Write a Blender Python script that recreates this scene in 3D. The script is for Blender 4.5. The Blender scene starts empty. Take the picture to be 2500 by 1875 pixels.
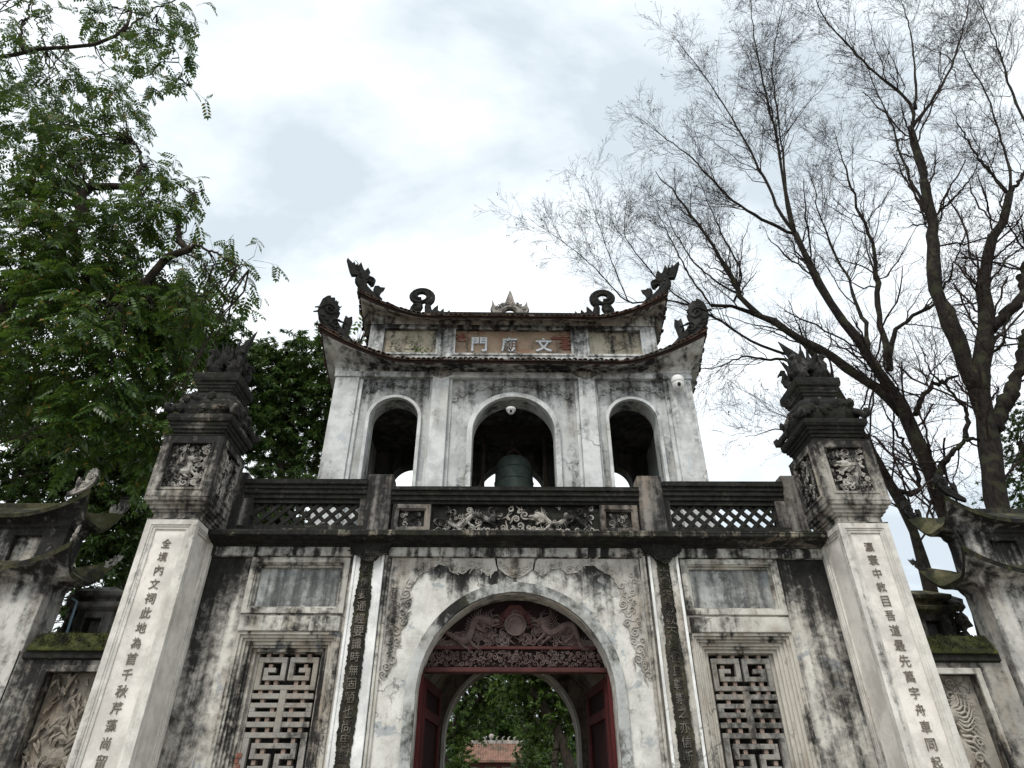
import bpy, bmesh, math, random
import numpy as np
from mathutils import Vector, Matrix, noise as mnoise
from mathutils.geometry import tessellate_polygon
R = math.radians
sc = bpy.context.scene
col = sc.collection

# ------------------------------------------------------------------ camera
CAMX, CAMZ, PITCH, YAW, FPX = -0.175, 1.6, 33.9, -0.8, 1600.0
cam_d = bpy.data.cameras.new('camera'); cam = bpy.data.objects.new('camera', cam_d); col.objects.link(cam)
cam.location = (CAMX, 0, CAMZ); cam.rotation_euler = (R(90 + PITCH), 0, R(YAW))
cam_d.sensor_width = 36; cam_d.lens = 36 * FPX / 2500; cam_d.clip_start = 0.1; cam_d.clip_end = 2000
sc.camera = cam

# ------------------------------------------------------------------ sky and sun
SUN_EL, SUN_AZ = 52.0, 205.0      # azimuth clockwise from +Y (into the picture): behind the camera, a little to the left
w = bpy.data.worlds.new('World'); sc.world = w; w.use_nodes = True
nt = w.node_tree; nt.nodes.clear()
def wn(t, **k):
    n = nt.nodes.new(t)
    for a, v in k.items(): setattr(n, a, v)
    return n
sky = wn('ShaderNodeTexSky', sky_type='NISHITA', sun_disc=False)
sky.sun_elevation = R(SUN_EL); sky.sun_rotation = R(SUN_AZ); sky.air_density = 1.0; sky.dust_density = 1.5
tc = wn('ShaderNodeTexCoord'); sep = wn('ShaderNodeSeparateXYZ'); nt.links.new(tc.outputs['Generated'], sep.inputs[0])
zc = wn('ShaderNodeMath', operation='MAXIMUM'); nt.links.new(sep.outputs[2], zc.inputs[0]); zc.inputs[1].default_value = 0.0
za = wn('ShaderNodeMath', operation='ADD'); nt.links.new(zc.outputs[0], za.inputs[0]); za.inputs[1].default_value = 0.35
dv = wn('ShaderNodeVectorMath', operation='DIVIDE'); nt.links.new(tc.outputs['Generated'], dv.inputs[0])
cz = wn('ShaderNodeCombineXYZ')
for i in range(3): nt.links.new(za.outputs[0], cz.inputs[i])
nt.links.new(cz.outputs[0], dv.inputs[1])
mp = wn('ShaderNodeMapping'); nt.links.new(dv.outputs[0], mp.inputs[0])
mp.inputs['Location'].default_value = (3.9, 1.5, 0.4); mp.inputs['Rotation'].default_value = (0, 0, R(25)); mp.inputs['Scale'].default_value = (1.0, 1.5, 1.0)
cn = wn('ShaderNodeTexNoise'); cn.inputs['Scale'].default_value = 1.55; cn.inputs['Detail'].default_value = 7; cn.inputs['Roughness'].default_value = 0.55
cn.inputs['Distortion'].default_value = 0.25
nt.links.new(mp.outputs[0], cn.inputs['Vector'])
cr = wn('ShaderNodeValToRGB'); nt.links.new(cn.outputs['Fac'], cr.inputs[0])
e = cr.color_ramp.elements
e[0].position = 0.36; e[0].color = (5.9, 6.6, 7.1, 1)
e[1].position = 0.66; e[1].color = (11.5, 12.0, 12.2, 1)
m_ = cr.color_ramp.elements.new(0.46); m_.color = (8.6, 9.25, 9.65, 1)
m_ = cr.color_ramp.elements.new(0.56); m_.color = (10.6, 11.05, 11.3, 1)
mx = wn('ShaderNodeMix', data_type='RGBA'); mx.inputs[0].default_value = 0.88
nt.links.new(sky.outputs[0], mx.inputs[6]); nt.links.new(cr.outputs[0], mx.inputs[7])
bg = wn('ShaderNodeBackground'); bg.inputs['Strength'].default_value = 0.1
nt.links.new(mx.outputs[2], bg.inputs['Color'])
wo = wn('ShaderNodeOutputWorld'); nt.links.new(bg.outputs[0], wo.inputs['Surface'])

sun_d = bpy.data.lights.new('sun', 'SUN'); sun_d.energy = 1.5; sun_d.angle = R(12); sun_d.color = (1, 0.965, 0.91)
sun = bpy.data.objects.new('sun', sun_d); col.objects.link(sun)
sd = Vector((math.sin(R(SUN_AZ)) * math.cos(R(SUN_EL)), math.cos(R(SUN_AZ)) * math.cos(R(SUN_EL)), math.sin(R(SUN_EL))))
sun.rotation_euler = sd.to_track_quat('Z', 'Y').to_euler(); sun.location = (0, -10, 30)

sc.view_settings.view_transform = 'Standard'; sc.view_settings.look = 'None'
sc.view_settings.exposure = 0.45; sc.view_settings.gamma = 1.0
sc.cycles.use_denoising = True; sc.cycles.denoising_prefilter = 'ACCURATE'; sc.cycles.denoising_input_passes = 'RGB_ALBEDO_NORMAL'
sc.cycles.max_bounces = 8; sc.cycles.diffuse_bounces = 4; sc.cycles.transparent_max_bounces = 4

# ------------------------------------------------------------------ materials
class NT:
    def __init__(s, name):
        s.m = bpy.data.materials.new(name); s.m.use_nodes = True; s.t = s.m.node_tree; s.t.nodes.clear()
        s.out = s.n('ShaderNodeOutputMaterial'); s.p = s.n('ShaderNodeBsdfPrincipled'); s.l(s.p.outputs[0], s.out.inputs[0])
        s.p.inputs['Specular IOR Level'].default_value = 0.12
        s.geo = s.n('ShaderNodeNewGeometry'); s.pos = s.geo.outputs['Position']
        s.sep = s.n('ShaderNodeSeparateXYZ'); s.l(s.pos, s.sep.inputs[0])
    def n(s, t, **k):
        n = s.t.nodes.new(t)
        for a, v in k.items(): setattr(n, a, v)
        return n
    def l(s, a, b): s.t.links.new(a, b)
    def put(s, v, sock):
        if hasattr(v, 'is_output') or hasattr(v, 'links'): s.l(v, sock)
        else: sock.default_value = v
    def math(s, op, a, b=0.0, c=None, clamp=False):
        n = s.n('ShaderNodeMath', operation=op); n.use_clamp = clamp
        s.put(a, n.inputs[0]); s.put(b, n.inputs[1])
        if c is not None: s.put(c, n.inputs[2])
        return n.outputs[0]
    def noise(s, scale, detail=6, rough=0.6, sv=(1, 1, 1), off=(0, 0, 0), dist=0.0):
        mp = s.n('ShaderNodeMapping'); s.l(s.pos, mp.inputs[0]); mp.inputs['Scale'].default_value = sv; mp.inputs['Location'].default_value = off
        n = s.n('ShaderNodeTexNoise'); s.l(mp.outputs[0], n.inputs['Vector'])
        n.inputs['Scale'].default_value = scale; n.inputs['Detail'].default_value = detail; n.inputs['Roughness'].default_value = rough; n.inputs['Distortion'].default_value = dist
        return n.outputs['Fac']
    def rng(s, v, a, b, c=0.0, d=1.0):
        n = s.n('ShaderNodeMapRange'); n.interpolation_type = 'SMOOTHSTEP'
        s.put(v, n.inputs[0]); n.inputs[1].default_value = a; n.inputs[2].default_value = b; n.inputs[3].default_value = c; n.inputs[4].default_value = d
        return n.outputs[0]
    def mix(s, f, a, b):
        n = s.n('ShaderNodeMix', data_type='RGBA'); s.put(f, n.inputs[0])
        for v, i in ((a, 6), (b, 7)):
            if isinstance(v, tuple): v = v if len(v) == 4 else v + (1,)
            s.put(v, n.inputs[i])
        return n.outputs[2]
    def bump(s, h, strength=0.3, dist=0.02):
        b = s.n('ShaderNodeBump'); b.inputs['Strength'].default_value = strength; b.inputs['Distance'].default_value = dist
        s.put(h, b.inputs['Height']); s.l(b.outputs[0], s.p.inputs['Normal'])

MOLD = (0.0125, 0.0122, 0.0115)
def plaster(name, base, thr, soft=0.10, peel=None, brown=0.3, grads=(), seed=0, streak=0.5, mold=MOLD, moldmax=0.99, bump=0.35, fine=0.42, crack=0.6, green=0.0, rough=0.92, hl=False):
    """weathered lime plaster: base tint, grey peeled patches, black mould in blotches and vertical runs"""
    q = NT(name); o = (seed * 3.7, seed * 1.9, seed * 2.3)
    big = q.noise(0.9, 5, 0.6, off=o)
    run = q.noise(1.0, 5, 0.6, sv=(6, 6, 0.42) if not hl else (0.6, 0.6, 9), off=o)
    fin = q.noise(9, 8, 0.7, off=o, dist=0.4)
    spk = q.noise(55, 4, 0.7)
    v = q.math('ADD', q.math('MULTIPLY', big, 1.0 - streak), q.math('MULTIPLY', run, streak))
    v = q.math('ADD', v, q.math('MULTIPLY', q.math('SUBTRACT', fin, 0.5), fine))
    for ax, a, b, amt in grads:
        c = q.sep.outputs['XYZ'.index(ax[-1])]
        if ax[0] == '|': c = q.math('ABSOLUTE', c)
        v = q.math('ADD', v, q.rng(c, a, b, 0.0, amt))
    mask = q.rng(v, thr - soft, thr + soft, 0.0, moldmax)
    tone = q.noise(2.2, 6, 0.65, off=(o[0] + 5, 2, 9))
    colr = q.mix(q.rng(tone, 0.36, 0.62), tuple(c * 0.70 for c in base), base)
    mot = q.noise(5.5, 7, 0.7, sv=(1.6, 1.6, 0.8), off=(o[1], 3, 8))
    colr = q.mix(q.rng(mot, 0.54, 0.72, 0.0, 0.35), colr, (0.30, 0.295, 0.28))
    if brown:
        bt = q.noise(1.6, 5, 0.6, sv=(2, 2, 0.8), off=(9 + seed, 4, 1))
        colr = q.mix(q.math('MULTIPLY', q.rng(bt, 0.46, 0.68), brown), colr, (0.27, 0.205, 0.145))
    if peel:
        pt, pc = peel
        pn = q.noise(2.1, 9, 0.62, off=(o[2], 7, o[0]), dist=0.6)
        pm = q.rng(pn, pt - 0.012, pt + 0.012)
        colr = q.mix(q.math('MULTIPLY', pm, 0.85), colr, pc)
    mcol = q.mix(q.rng(fin, 0.4, 0.62), mold, tuple(min(1, c * 2.2) for c in mold))
    if green:
        gn = q.noise(3.0, 5, 0.6, off=(2, 2, seed + 2.0))
        mcol = q.mix(q.math('MULTIPLY', q.rng(gn, 0.45, 0.6), green), mcol, (0.055, 0.065, 0.018))
    colr = q.mix(mask, colr, mcol)
    vo = q.n('ShaderNodeTexVoronoi', feature='DISTANCE_TO_EDGE'); wv_ = q.n('ShaderNodeVectorMath', operation='ADD'); wn_ = q.n('ShaderNodeTexNoise'); wn_.inputs['Scale'].default_value = 2.5; wn_.inputs['Detail'].default_value = 5
    q.l(q.pos, wn_.inputs['Vector']); q.l(q.pos, wv_.inputs[0]); q.l(wn_.outputs['Color'], wv_.inputs[1]); q.l(wv_.outputs[0], vo.inputs['Vector']); vo.inputs['Scale'].default_value = 0.8
    ck = q.math('MULTIPLY', q.rng(vo.outputs['Distance'], 0.012, 0.004), q.rng(big, 0.5, 0.56))
    colr = q.mix(q.math('MULTIPLY', ck, crack), colr, (0.06, 0.055, 0.05))
    sm = q.rng(spk, 0.62, 0.72, 0.0, 0.55)
    colr = q.mix(sm, colr, (0.10, 0.095, 0.085))
    q.l(colr, q.p.inputs['Base Color']); q.p.inputs['Roughness'].default_value = rough
    q.bump(q.math('ADD', q.math('MULTIPLY', fin, 1.0), q.math('MULTIPLY', spk, 0.25)), bump, 0.03)
    return q.m

def simple(name, c1, c2, scale=6, rough=0.8, sv=(1, 1, 1), bump=0.3, metal=0.0, c3=None, dist=0.02):
    q = NT(name); n1 = q.noise(scale, 7, 0.65, sv=sv, dist=0.3); n2 = q.noise(scale * 6, 5, 0.7, sv=sv)
    c = q.mix(q.rng(q.math('ADD', q.math('MULTIPLY', n1, 0.7), q.math('MULTIPLY', n2, 0.3)), 0.36, 0.64), c1, c2)
    if c3: c = q.mix(q.rng(q.noise(scale * 0.45, 6, 0.6, off=(3, 8, 1)), 0.52, 0.62), c, c3)
    q.l(c, q.p.inputs['Base Color']); q.p.inputs['Roughness'].default_value = rough; q.p.inputs['Metallic'].default_value = metal
    q.bump(q.math('ADD', n1, q.math('MULTIPLY', n2, 0.5)), bump, dist)
    return q.m

def leafmat(name, a, b, c, trans=0.35, gloss=0.35, yellow=None):
    q = NT(name)
    rnd = q.geo.outputs['Random Per Island']
    cl = q.rng(q.noise(0.9, 3, 0.5), 0.35, 0.65)
    colr = q.mix(rnd, a, b); colr = q.mix(q.math('MULTIPLY', cl, 0.6), colr, c)
    if yellow: colr = q.mix(q.rng(rnd, 0.965, 0.97), colr, yellow)
    q.l(colr, q.p.inputs['Base Color']); q.p.inputs['Roughness'].default_value = gloss; q.p.inputs['Specular IOR Level'].default_value = 0.4
    tr = q.n('ShaderNodeBsdfTranslucent'); tm = q.mix(0.5, colr, (0.16, 0.24, 0.03)); q.l(tm, tr.inputs['Color'])
    ms = q.n('ShaderNodeMixShader'); ms.inputs[0].default_value = trans
    q.l(q.p.outputs[0], ms.inputs[1]); q.l(tr.outputs[0], ms.inputs[2]); q.l(ms.outputs[0], q.out.inputs[0])
    return q.m

GREY = (0.25, 0.275, 0.29)
M = {}
M['wall'] = plaster('lime_plaster_lower', (0.70, 0.665, 0.60), 0.585, 0.13, peel=(0.61, (.34,.355,.36)), brown=0.35, seed=1, streak=0.55,
                    grads=(('|X', 3.3, 4.2, 0.14), ('Z', 3.5, 4.85, 0.15)))
M['bay'] = plaster('lime_plaster_bay', (0.72, 0.705, 0.655), 0.635, 0.11, peel=(0.60, (0.36, 0.385, 0.39)), brown=0.22, seed=2, grads=(('Z', 4.0, 4.72, 0.22), ('X', 0.2, 1.6, 0.035)))
M['panel'] = plaster('panel_plaster_grey', (0.45, 0.46, 0.44), 0.495, 0.09, peel=(0.60, (0.24, 0.26, 0.265)), brown=0.25, seed=3, moldmax=0.9, mold=(0.045, 0.047, 0.047), streak=0.6)
M['frame'] = plaster('frame_plaster', (0.60, 0.58, 0.52), 0.545, 0.09, brown=0.5, seed=4, grads=(('|X', 3.3, 3.7, 0.05),))
M['frame2'] = plaster('window_frame_plaster', (0.52, 0.485, 0.425), 0.555, 0.08, brown=0.55, seed=5, streak=0.75, peel=(0.62, (0.13, 0.14, 0.155)))
M['white'] = plaster('fresh_limewash', (0.86, 0.855, 0.83), 0.78, 0.08, brown=0.08, seed=6, bump=0.25)
M['strip'] = plaster('mossy_black_strip', (0.11, 0.095, 0.07), 0.45, 0.10, brown=0.5, seed=7, green=0.25, bump=1.0, mold=(0.015, 0.0145, 0.012))
M['pilchar'] = plaster('strip_character', (0.22, 0.205, 0.18), 0.515, 0.08, brown=0.3, seed=8, green=0.3)
M['mold'] = plaster('mould_black_stone', (0.22, 0.205, 0.18), 0.375, 0.06, brown=0.5, seed=9, hl=True, streak=0.45, green=0.08, bump=0.6)
M['mold2'] = plaster('mould_grey_post', (0.25, 0.232, 0.21), 0.465, 0.11, brown=0.5, seed=10, streak=0.7, bump=0.5)
M['lip'] = plaster('ledge_lip', (0.32, 0.29, 0.23), 0.415, 0.06, brown=0.5, seed=11, green=0.15, streak=0.6, bump=0.6)
M['tower'] = plaster('lime_plaster_tower', (0.67, 0.68, 0.665), 0.645, 0.13, peel=(0.63, (0.50, 0.53, 0.545)), brown=0.25, seed=12, streak=0.5, grads=(('Z', 8.0, 8.8, 0.11), ('Z', 9.9, 10.3, 0.08)))
M['towerfield'] = plaster('tower_field_plaster', (0.56, 0.57, 0.555), 0.605, 0.13, peel=(0.59, (0.36, 0.375, 0.38)), brown=0.3, seed=13, grads=(('Z', 7.7, 8.5, 0.12),))
M['relief'] = plaster('relief_plaster', (0.50, 0.475, 0.43), 0.555, 0.1, brown=0.55, seed=14, bump=0.4)
M['reliefmid'] = plaster('relief_half_mould', (0.48, 0.455, 0.41), 0.50, 0.07, brown=0.4, seed=38, bump=0.5, crack=0.0)
M['reliefdark'] = plaster('relief_mould', (0.46, 0.44, 0.395), 0.445, 0.08, brown=0.3, seed=15, bump=0.5)
M['eave'] = plaster('eave_soffit', (0.46, 0.435, 0.39), 0.50, 0.10, brown=0.5, seed=16, streak=0.6)
M['horn'] = plaster('horn_plaster', (0.56, 0.55, 0.52), 0.47, 0.10, brown=0.4, seed=17, streak=0.5, grads=(('|X', 2.4, 3.3, -0.10),))
M['ornament'] = plaster('ornament_stone', (0.10, 0.10, 0.094), 0.40, 0.10, brown=0.25, seed=18, bump=0.7)
M['flame'] = plaster('ridge_flame_stone', (0.40, 0.37, 0.34), 0.58, 0.12, brown=0.4, seed=19, bump=0.5)
M['tile'] = simple('roof_tile_clay', (0.055, 0.045, 0.038), (0.125, 0.07, 0.05), 9, 0.9, c3=(0.10, 0.095, 0.08))
M['tilewood'] = simple('eave_board_red', (0.018, 0.015, 0.013), (0.042, 0.022, 0.018), 3, 0.9)
M['namefield'] = plaster('name_panel_ochre', (0.36, 0.27, 0.195), 0.62, 0.12, brown=0.7, seed=20, peel=(0.55, (0.30, 0.18, 0.125)))
M['sidefield'] = plaster('side_panel_ochre', (0.46, 0.42, 0.33), 0.53, 0.09, brown=0.6, seed=21, grads=(('X', 1.6, 0.6, 0.0),))
M['char'] = simple('plaque_character', (0.42, 0.45, 0.48), (0.70, 0.72, 0.73), 18, 0.85)
M['pillarchar'] = simple('pillar_character', (0.13, 0.11, 0.09), (0.26, 0.23, 0.19), 30, 0.85)
M['pillar'] = plaster('pillar_limewash', (0.72, 0.685, 0.625), 0.63, 0.10, brown=0.32, seed=22, streak=0.75, crack=0.0)
M['pillarfield'] = plaster('pillar_field', (0.80, 0.75, 0.685), 0.76, 0.10, brown=0.12, seed=23, bump=0.2, crack=0.0)
M['pillarcap'] = plaster('pillar_capital', (0.45, 0.42, 0.37), 0.485, 0.10, brown=0.4, seed=24, streak=0.5, grads=(('Z', 5.4, 6.4, 0.10),))
M['pillartop'] = plaster('pillar_top_mould', (0.22, 0.205, 0.18), 0.375, 0.07, brown=0.5, seed=25, hl=True, streak=0.4, green=0.1, bump=0.7)
M['brick'] = simple('old_red_brick', (0.15, 0.062, 0.045), (0.23, 0.105, 0.078), 14, 0.9, c3=(0.25, 0.18, 0.13))
M['grille'] = plaster('fret_grille', (0.33, 0.315, 0.285), 0.55, 0.10, brown=0.4, seed=26, bump=0.35)
M['pierced'] = simple('pierced_shadow_wood', (0.012, 0.007, 0.007), (0.022, 0.012, 0.011), 6, 0.8)  # shade in the gaps of the carving, painted as a near-black back plate
M['trim'] = plaster('arch_trim_plaster', (0.52, 0.525, 0.505), 0.565, 0.10, brown=0.25, seed=36, streak=0.3, green=0.3, grads=(('Z', 3.6, 4.4, 0.09),))
M['frieze'] = plaster('frieze_streaked', (0.56, 0.55, 0.51), 0.50, 0.08, brown=0.3, seed=37, streak=0.75)
M['grillepin'] = simple('grille_spacer', (0.20, 0.15, 0.12), (0.32, 0.24, 0.2), 12, 0.9)
M['wood'] = simple('carved_wood_redbrown', (0.075, 0.050, 0.045), (0.145, 0.108, 0.098), 7, 0.75, c3=(0.12, 0.098, 0.09))
M['woodframe'] = simple('red_lacquer_frame', (0.05, 0.020, 0.018), (0.085, 0.032, 0.03), 5, 0.6)
M['door'] = simple('red_door_paint', (0.055, 0.014, 0.014), (0.095, 0.022, 0.022), 4, 0.8, sv=(4, 4, .6))
M['doordark'] = simple('dark_red_door_panel', (0.016, 0.006, 0.006), (0.034, 0.010, 0.010), 4, 0.85, sv=(4, 4, .6))
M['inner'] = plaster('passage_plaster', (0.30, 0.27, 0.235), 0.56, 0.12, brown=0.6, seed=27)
M['shadedark'] = plaster('tower_room_plaster', (0.10, 0.10, 0.10), 0.5, 0.12, brown=0.4, seed=28)  # shade of the room and recesses put into a dark base colour
M['bronze'] = simple('bell_bronze', (0.075, 0.10, 0.088), (0.13, 0.16, 0.14), 6, 0.55, metal=0.2)
M['beam'] = simple('old_beam', (0.03, 0.024, 0.02), (0.06, 0.045, 0.035), 5, 0.8)
M['sidegate'] = plaster('side_gate_plaster', (0.58, 0.56, 0.52), 0.57, 0.12, brown=0.4, seed=29, grads=(('Z', 4.0, 4.5, 0.10), ('Z', 4.6, 5.3, 0.10)))
M['sidewall'] = plaster('flank_wall_plaster', (0.38, 0.36, 0.32), 0.49, 0.10, brown=0.5, seed=30)
M['rocks'] = plaster('flank_relief_rock', (0.30, 0.265, 0.22), 0.55, 0.12, brown=0.6, seed=31, bump=0.6)
M['rockpale'] = plaster('flank_relief_pale', (0.43, 0.395, 0.34), 0.64, 0.12, brown=0.6, seed=32, bump=0.5)
M['moss'] = simple('moss_coping', (0.018, 0.018, 0.013), (0.055, 0.062, 0.018), 6, 0.95, c3=(0.085, 0.09, 0.03), bump=1.0)
M['mosstile'] = plaster('mossy_roof_tile', (0.09, 0.09, 0.045), 0.48, 0.09, brown=0.3, seed=33, green=0.35, bump=0.6)
M['shrine'] = plaster('shrine_stone', (0.20, 0.195, 0.18), 0.50, 0.12, brown=0.3, seed=34)
M['pipe'] = simple('blue_grey_pipe', (0.10, 0.16, 0.20), (0.16, 0.23, 0.27), 9, 0.5)
M['camwhite'] = simple('camera_plastic', (0.66, 0.65, 0.62), (0.78, 0.77, 0.74), 8, 0.45, bump=0.05)
M['camglass'] = simple('camera_glass', (0.012, 0.012, 0.014), (0.02, 0.02, 0.025), 8, 0.12, bump=0.0)
M['barkbare'] = simple('bark_dark', (0.010, 0.009, 0.008), (0.034, 0.028, 0.023), 7, 0.95, sv=(2, 2, .7), bump=0.9, c3=(0.040, 0.040, 0.024), dist=0.04)
M['twig'] = simple('twig_brown', (0.017, 0.0125, 0.011), (0.042, 0.030, 0.026), 5, 0.9, bump=0.0)
M['bark'] = simple('bark_leafy', (0.022, 0.019, 0.016), (0.065, 0.052, 0.040), 8, 0.95, sv=(2, 2, .7), bump=0.9, dist=0.03)
M['leafA'] = leafmat('leaf_pinnate', (0.014, 0.036, 0.010), (0.092, 0.162, 0.022), (0.032, 0.074, 0.014), 0.27, 0.33, yellow=(0.25, 0.16, 0.04))
M['leafB'] = leafmat('leaf_dense_dark', (0.026, 0.058, 0.017), (0.090, 0.150, 0.036), (0.045, 0.085, 0.025), 0.24, 0.28)
M['leafC'] = leafmat('leaf_courtyard', (0.030, 0.062, 0.014), (0.110, 0.18, 0.030), (0.028, 0.056, 0.014), 0.36, 0.4)
M['leafD'] = leafmat('leaf_sprout', (0.08, 0.17, 0.03), (0.12, 0.22, 0.04), (0.07, 0.15, 0.03), 0.35, 0.4)
M['leafdry'] = leafmat('leaf_dry', (0.08, 0.05, 0.035), (0.05, 0.055, 0.025), (0.07, 0.045, 0.03), 0.2, 0.6)
M['ground'] = simple('paving_earth', (0.16, 0.15, 0.13), (0.24, 0.22, 0.19), 2, 0.95)
M['grass'] = simple('lawn', (0.03, 0.06, 0.015), (0.06, 0.10, 0.025), 3, 0.95)
M['path'] = simple('brick_path', (0.20, 0.13, 0.10), (0.28, 0.19, 0.15), 4, 0.95)
M['clayroof'] = simple('pavilion_clay_tile', (0.15, 0.085, 0.062), (0.27, 0.16, 0.12), 3.5, 0.9, c3=(0.11, 0.085, 0.065))

# ------------------------------------------------------------------ helpers
def link(o, parent=None):
    col.objects.link(o)
    if parent is not None:
        o.parent = parent
        if parent.type == 'EMPTY': o.matrix_parent_inverse = Matrix.Translation(-parent.location)
    return o
def tag(o, label=None, cat=None, group=None, kind=None):
    for k, v in (('label', label), ('category', cat), ('group', group), ('kind', kind)):
        if v: o[k] = v
    return o
def thing(name, loc, label, cat, group=None):
    o = bpy.data.objects.new(name, None); o.empty_display_size = 0.2; o.location = loc; col.objects.link(o)
    return tag(o, label, cat, group)
def finish(o, bevel=0.0, smooth=None, seg=2):
    if bevel:
        b = o.modifiers.new('bevel', 'BEVEL'); b.width = bevel; b.segments = seg; b.limit_method = 'ANGLE'; b.angle_limit = R(35)
    return o
def arch_pts(hw, zs, n=24, cx=0.0):
    return [(cx + hw * math.cos(a), zs + hw * math.sin(a)) for a in [math.pi * i / n for i in range(n + 1)]]
class MB:
    def __init__(s): s.v = []; s.f = []
    def quad(s, pts):
        i = len(s.v); s.v += [tuple(p) for p in pts]; s.f.append(tuple(range(i, i + len(pts))))
    def box(s, x0, x1, y0, y1, z0, z1):
        i = len(s.v)
        s.v += [(x, y, z) for z in (z0, z1) for y in (y0, y1) for x in (x0, x1)]
        s.f += [tuple(i + k for k in q) for q in ((0, 2, 3, 1), (4, 5, 7, 6), (0, 1, 5, 4), (2, 6, 7, 3), (0, 4, 6, 2), (1, 3, 7, 5))]
        return s
    def plate(s, loops, y0, y1, f=None):
        """loops in XZ (outer, holes...), solid between y0 (front) and y1"""
        f = f or (lambda x, y, z: (x, y, z))
        flat = [p for L in loops for p in L]; n = len(flat); i = len(s.v)
        s.v += [f(p[0], y0, p[1]) for p in flat] + [f(p[0], y1, p[1]) for p in flat]
        for t in tessellate_polygon([[Vector((p[0], p[1], 0)) for p in L] for L in loops]):
            a, b, c = [flat[k] for k in t]
            ar = (b[0] - a[0]) * (c[1] - a[1]) - (c[0] - a[0]) * (b[1] - a[1])
            if abs(ar) < 1e-12: continue
            t = t if ar > 0 else (t[0], t[2], t[1])
            s.f.append(tuple(i + k for k in t)); s.f.append(tuple(i + n + k for k in reversed(t)))
        o = 0
        for li, L in enumerate(loops):
            ar = sum(L[k][0] * L[(k + 1) % len(L)][1] - L[(k + 1) % len(L)][0] * L[k][1] for k in range(len(L)))
            fw = (ar > 0) == (li == 0)
            for k in range(len(L)):
                a, b = i + o + k, i + o + (k + 1) % len(L)
                s.f.append((a, a + n, b + n, b) if fw else (b, b + n, a + n, a))
            o += len(L)
        return s
    def ring(s, x0, x1, z0, z1, w, y0, y1):
        return s.plate([[(x0, z0), (x1, z0), (x1, z1), (x0, z1)], [(x0 + w, z0 + w), (x1 - w, z0 + w), (x1 - w, z1 - w), (x0 + w, z1 - w)]], y0, y1)
    def profx(s, prof, x0, x1):
        """closed (y,z) profile swept along X"""
        i = len(s.v); n = len(prof)
        s.v += [(x0, p[0], p[1]) for p in prof] + [(x1, p[0], p[1]) for p in prof]
        ar = sum(prof[k][0] * prof[(k + 1) % n][1] - prof[(k + 1) % n][0] * prof[k][1] for k in range(n))
        for k in range(n):
            a, b = i + k, i + (k + 1) % n
            s.f.append((a, a + n, b + n, b) if ar < 0 else (b, b + n, a + n, a))
        for off, flip in ((0, ar > 0), (n, ar < 0)):
            for t in tessellate_polygon([[Vector((p[0], p[1], 0)) for p in prof]]):
                s.f.append(tuple(i + off + k for k in t))
        return s
    def sq(s, cx, cy, prof, cap=True):
        """square mouldings: list of (half, z) or (halfx, halfy, z)"""
        i = len(s.v)
        for p in prof:
            hx, hy, z = (p[0], p[0], p[1]) if len(p) == 2 else p
            s.v += [(cx - hx, cy - hy, z), (cx + hx, cy - hy, z), (cx + hx, cy + hy, z), (cx - hx, cy + hy, z)]
        for k in range(len(prof) - 1):
            for j in range(4):
                a, b = i + 4 * k + j, i + 4 * k + (j + 1) % 4
                s.f.append((a, b, b + 4, a + 4))
        if cap:
            s.f.append((i + 3, i + 2, i + 1, i)); t = i + 4 * (len(prof) - 1); s.f.append((t, t + 1, t + 2, t + 3))
        return s
    def tube(s, pts, rad, n=6, flat=1.0, cap=True):
        """tapered tube; flat squashes it along world Y"""
        P = [Vector(p) for p in pts]; m = len(P)
        if not hasattr(rad, '__len__'): rad = [rad] * m
        i = len(s.v); T = []
        for k in range(m):
            d = P[min(k + 1, m - 1)] - P[max(k - 1, 0)]
            T.append(d.normalized() if d.length > 1e-9 else Vector((0, 0, 1)))
        u = T[0].orthogonal().normalized()
        if flat != 1.0:
            u = T[0].cross(Vector((0, 1, 0)))
            u = u.normalized() if u.length > 1e-6 else T[0].orthogonal().normalized()
        for k in range(m):
            u = (u - T[k] * u.dot(T[k])); u = u.normalized() if u.length > 1e-9 else T[k].orthogonal().normalized()
            w_ = T[k].cross(u)
            for j in range(n):
                a = 2 * math.pi * j / n
                d = u * math.cos(a) + w_ * math.sin(a); d *= rad[k]
                if flat != 1.0: d.y *= flat
                s.v.append(tuple(P[k] + d))
        for k in range(m - 1):
            for j in range(n):
                a, b = i + k * n + j, i + k * n + (j + 1) % n
                s.f.append((a, b, b + n, a + n))
        if cap:
            s.f.append(tuple(i + j for j in reversed(range(n)))); s.f.append(tuple(i + (m - 1) * n + j for j in range(n)))
        return s
    def lathe(s, cx, cy, prof, n=24):
        i = len(s.v); m = len(prof)
        for r, z in prof:
            s.v += [(cx + r * math.cos(2 * math.pi * j / n), cy + r * math.sin(2 * math.pi * j / n), z) for j in range(n)]
        for k in range(m - 1):
            for j in range(n):
                a, b = i + k * n + j, i + k * n + (j + 1) % n
                s.f.append((a, b, b + n, a + n))
        s.f.append(tuple(i + j for j in reversed(range(n)))); s.f.append(tuple(i + (m - 1) * n + j for j in range(n)))
        return s
    def blob(s, c, r, n=8, m=6, jit=0.0, rng=random):
        i = len(s.v); rx, ry, rz = r if hasattr(r, '__len__') else (r, r, r)
        for k in range(m + 1):
            ph = math.pi * k / m
            for j in range(n):
                a = 2 * math.pi * j / n; q = 1 + rng.uniform(-jit, jit)
                s.v.append((c[0] + rx * q * math.sin(ph) * math.cos(a), c[1] + ry * q * math.sin(ph) * math.sin(a), c[2] + rz * q * math.cos(ph)))
        for k in range(m):
            for j in range(n):
                a, b = i + k * n + j, i + k * n + (j + 1) % n
                s.f.append((a, a + n, b + n, b))
        return s
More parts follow.
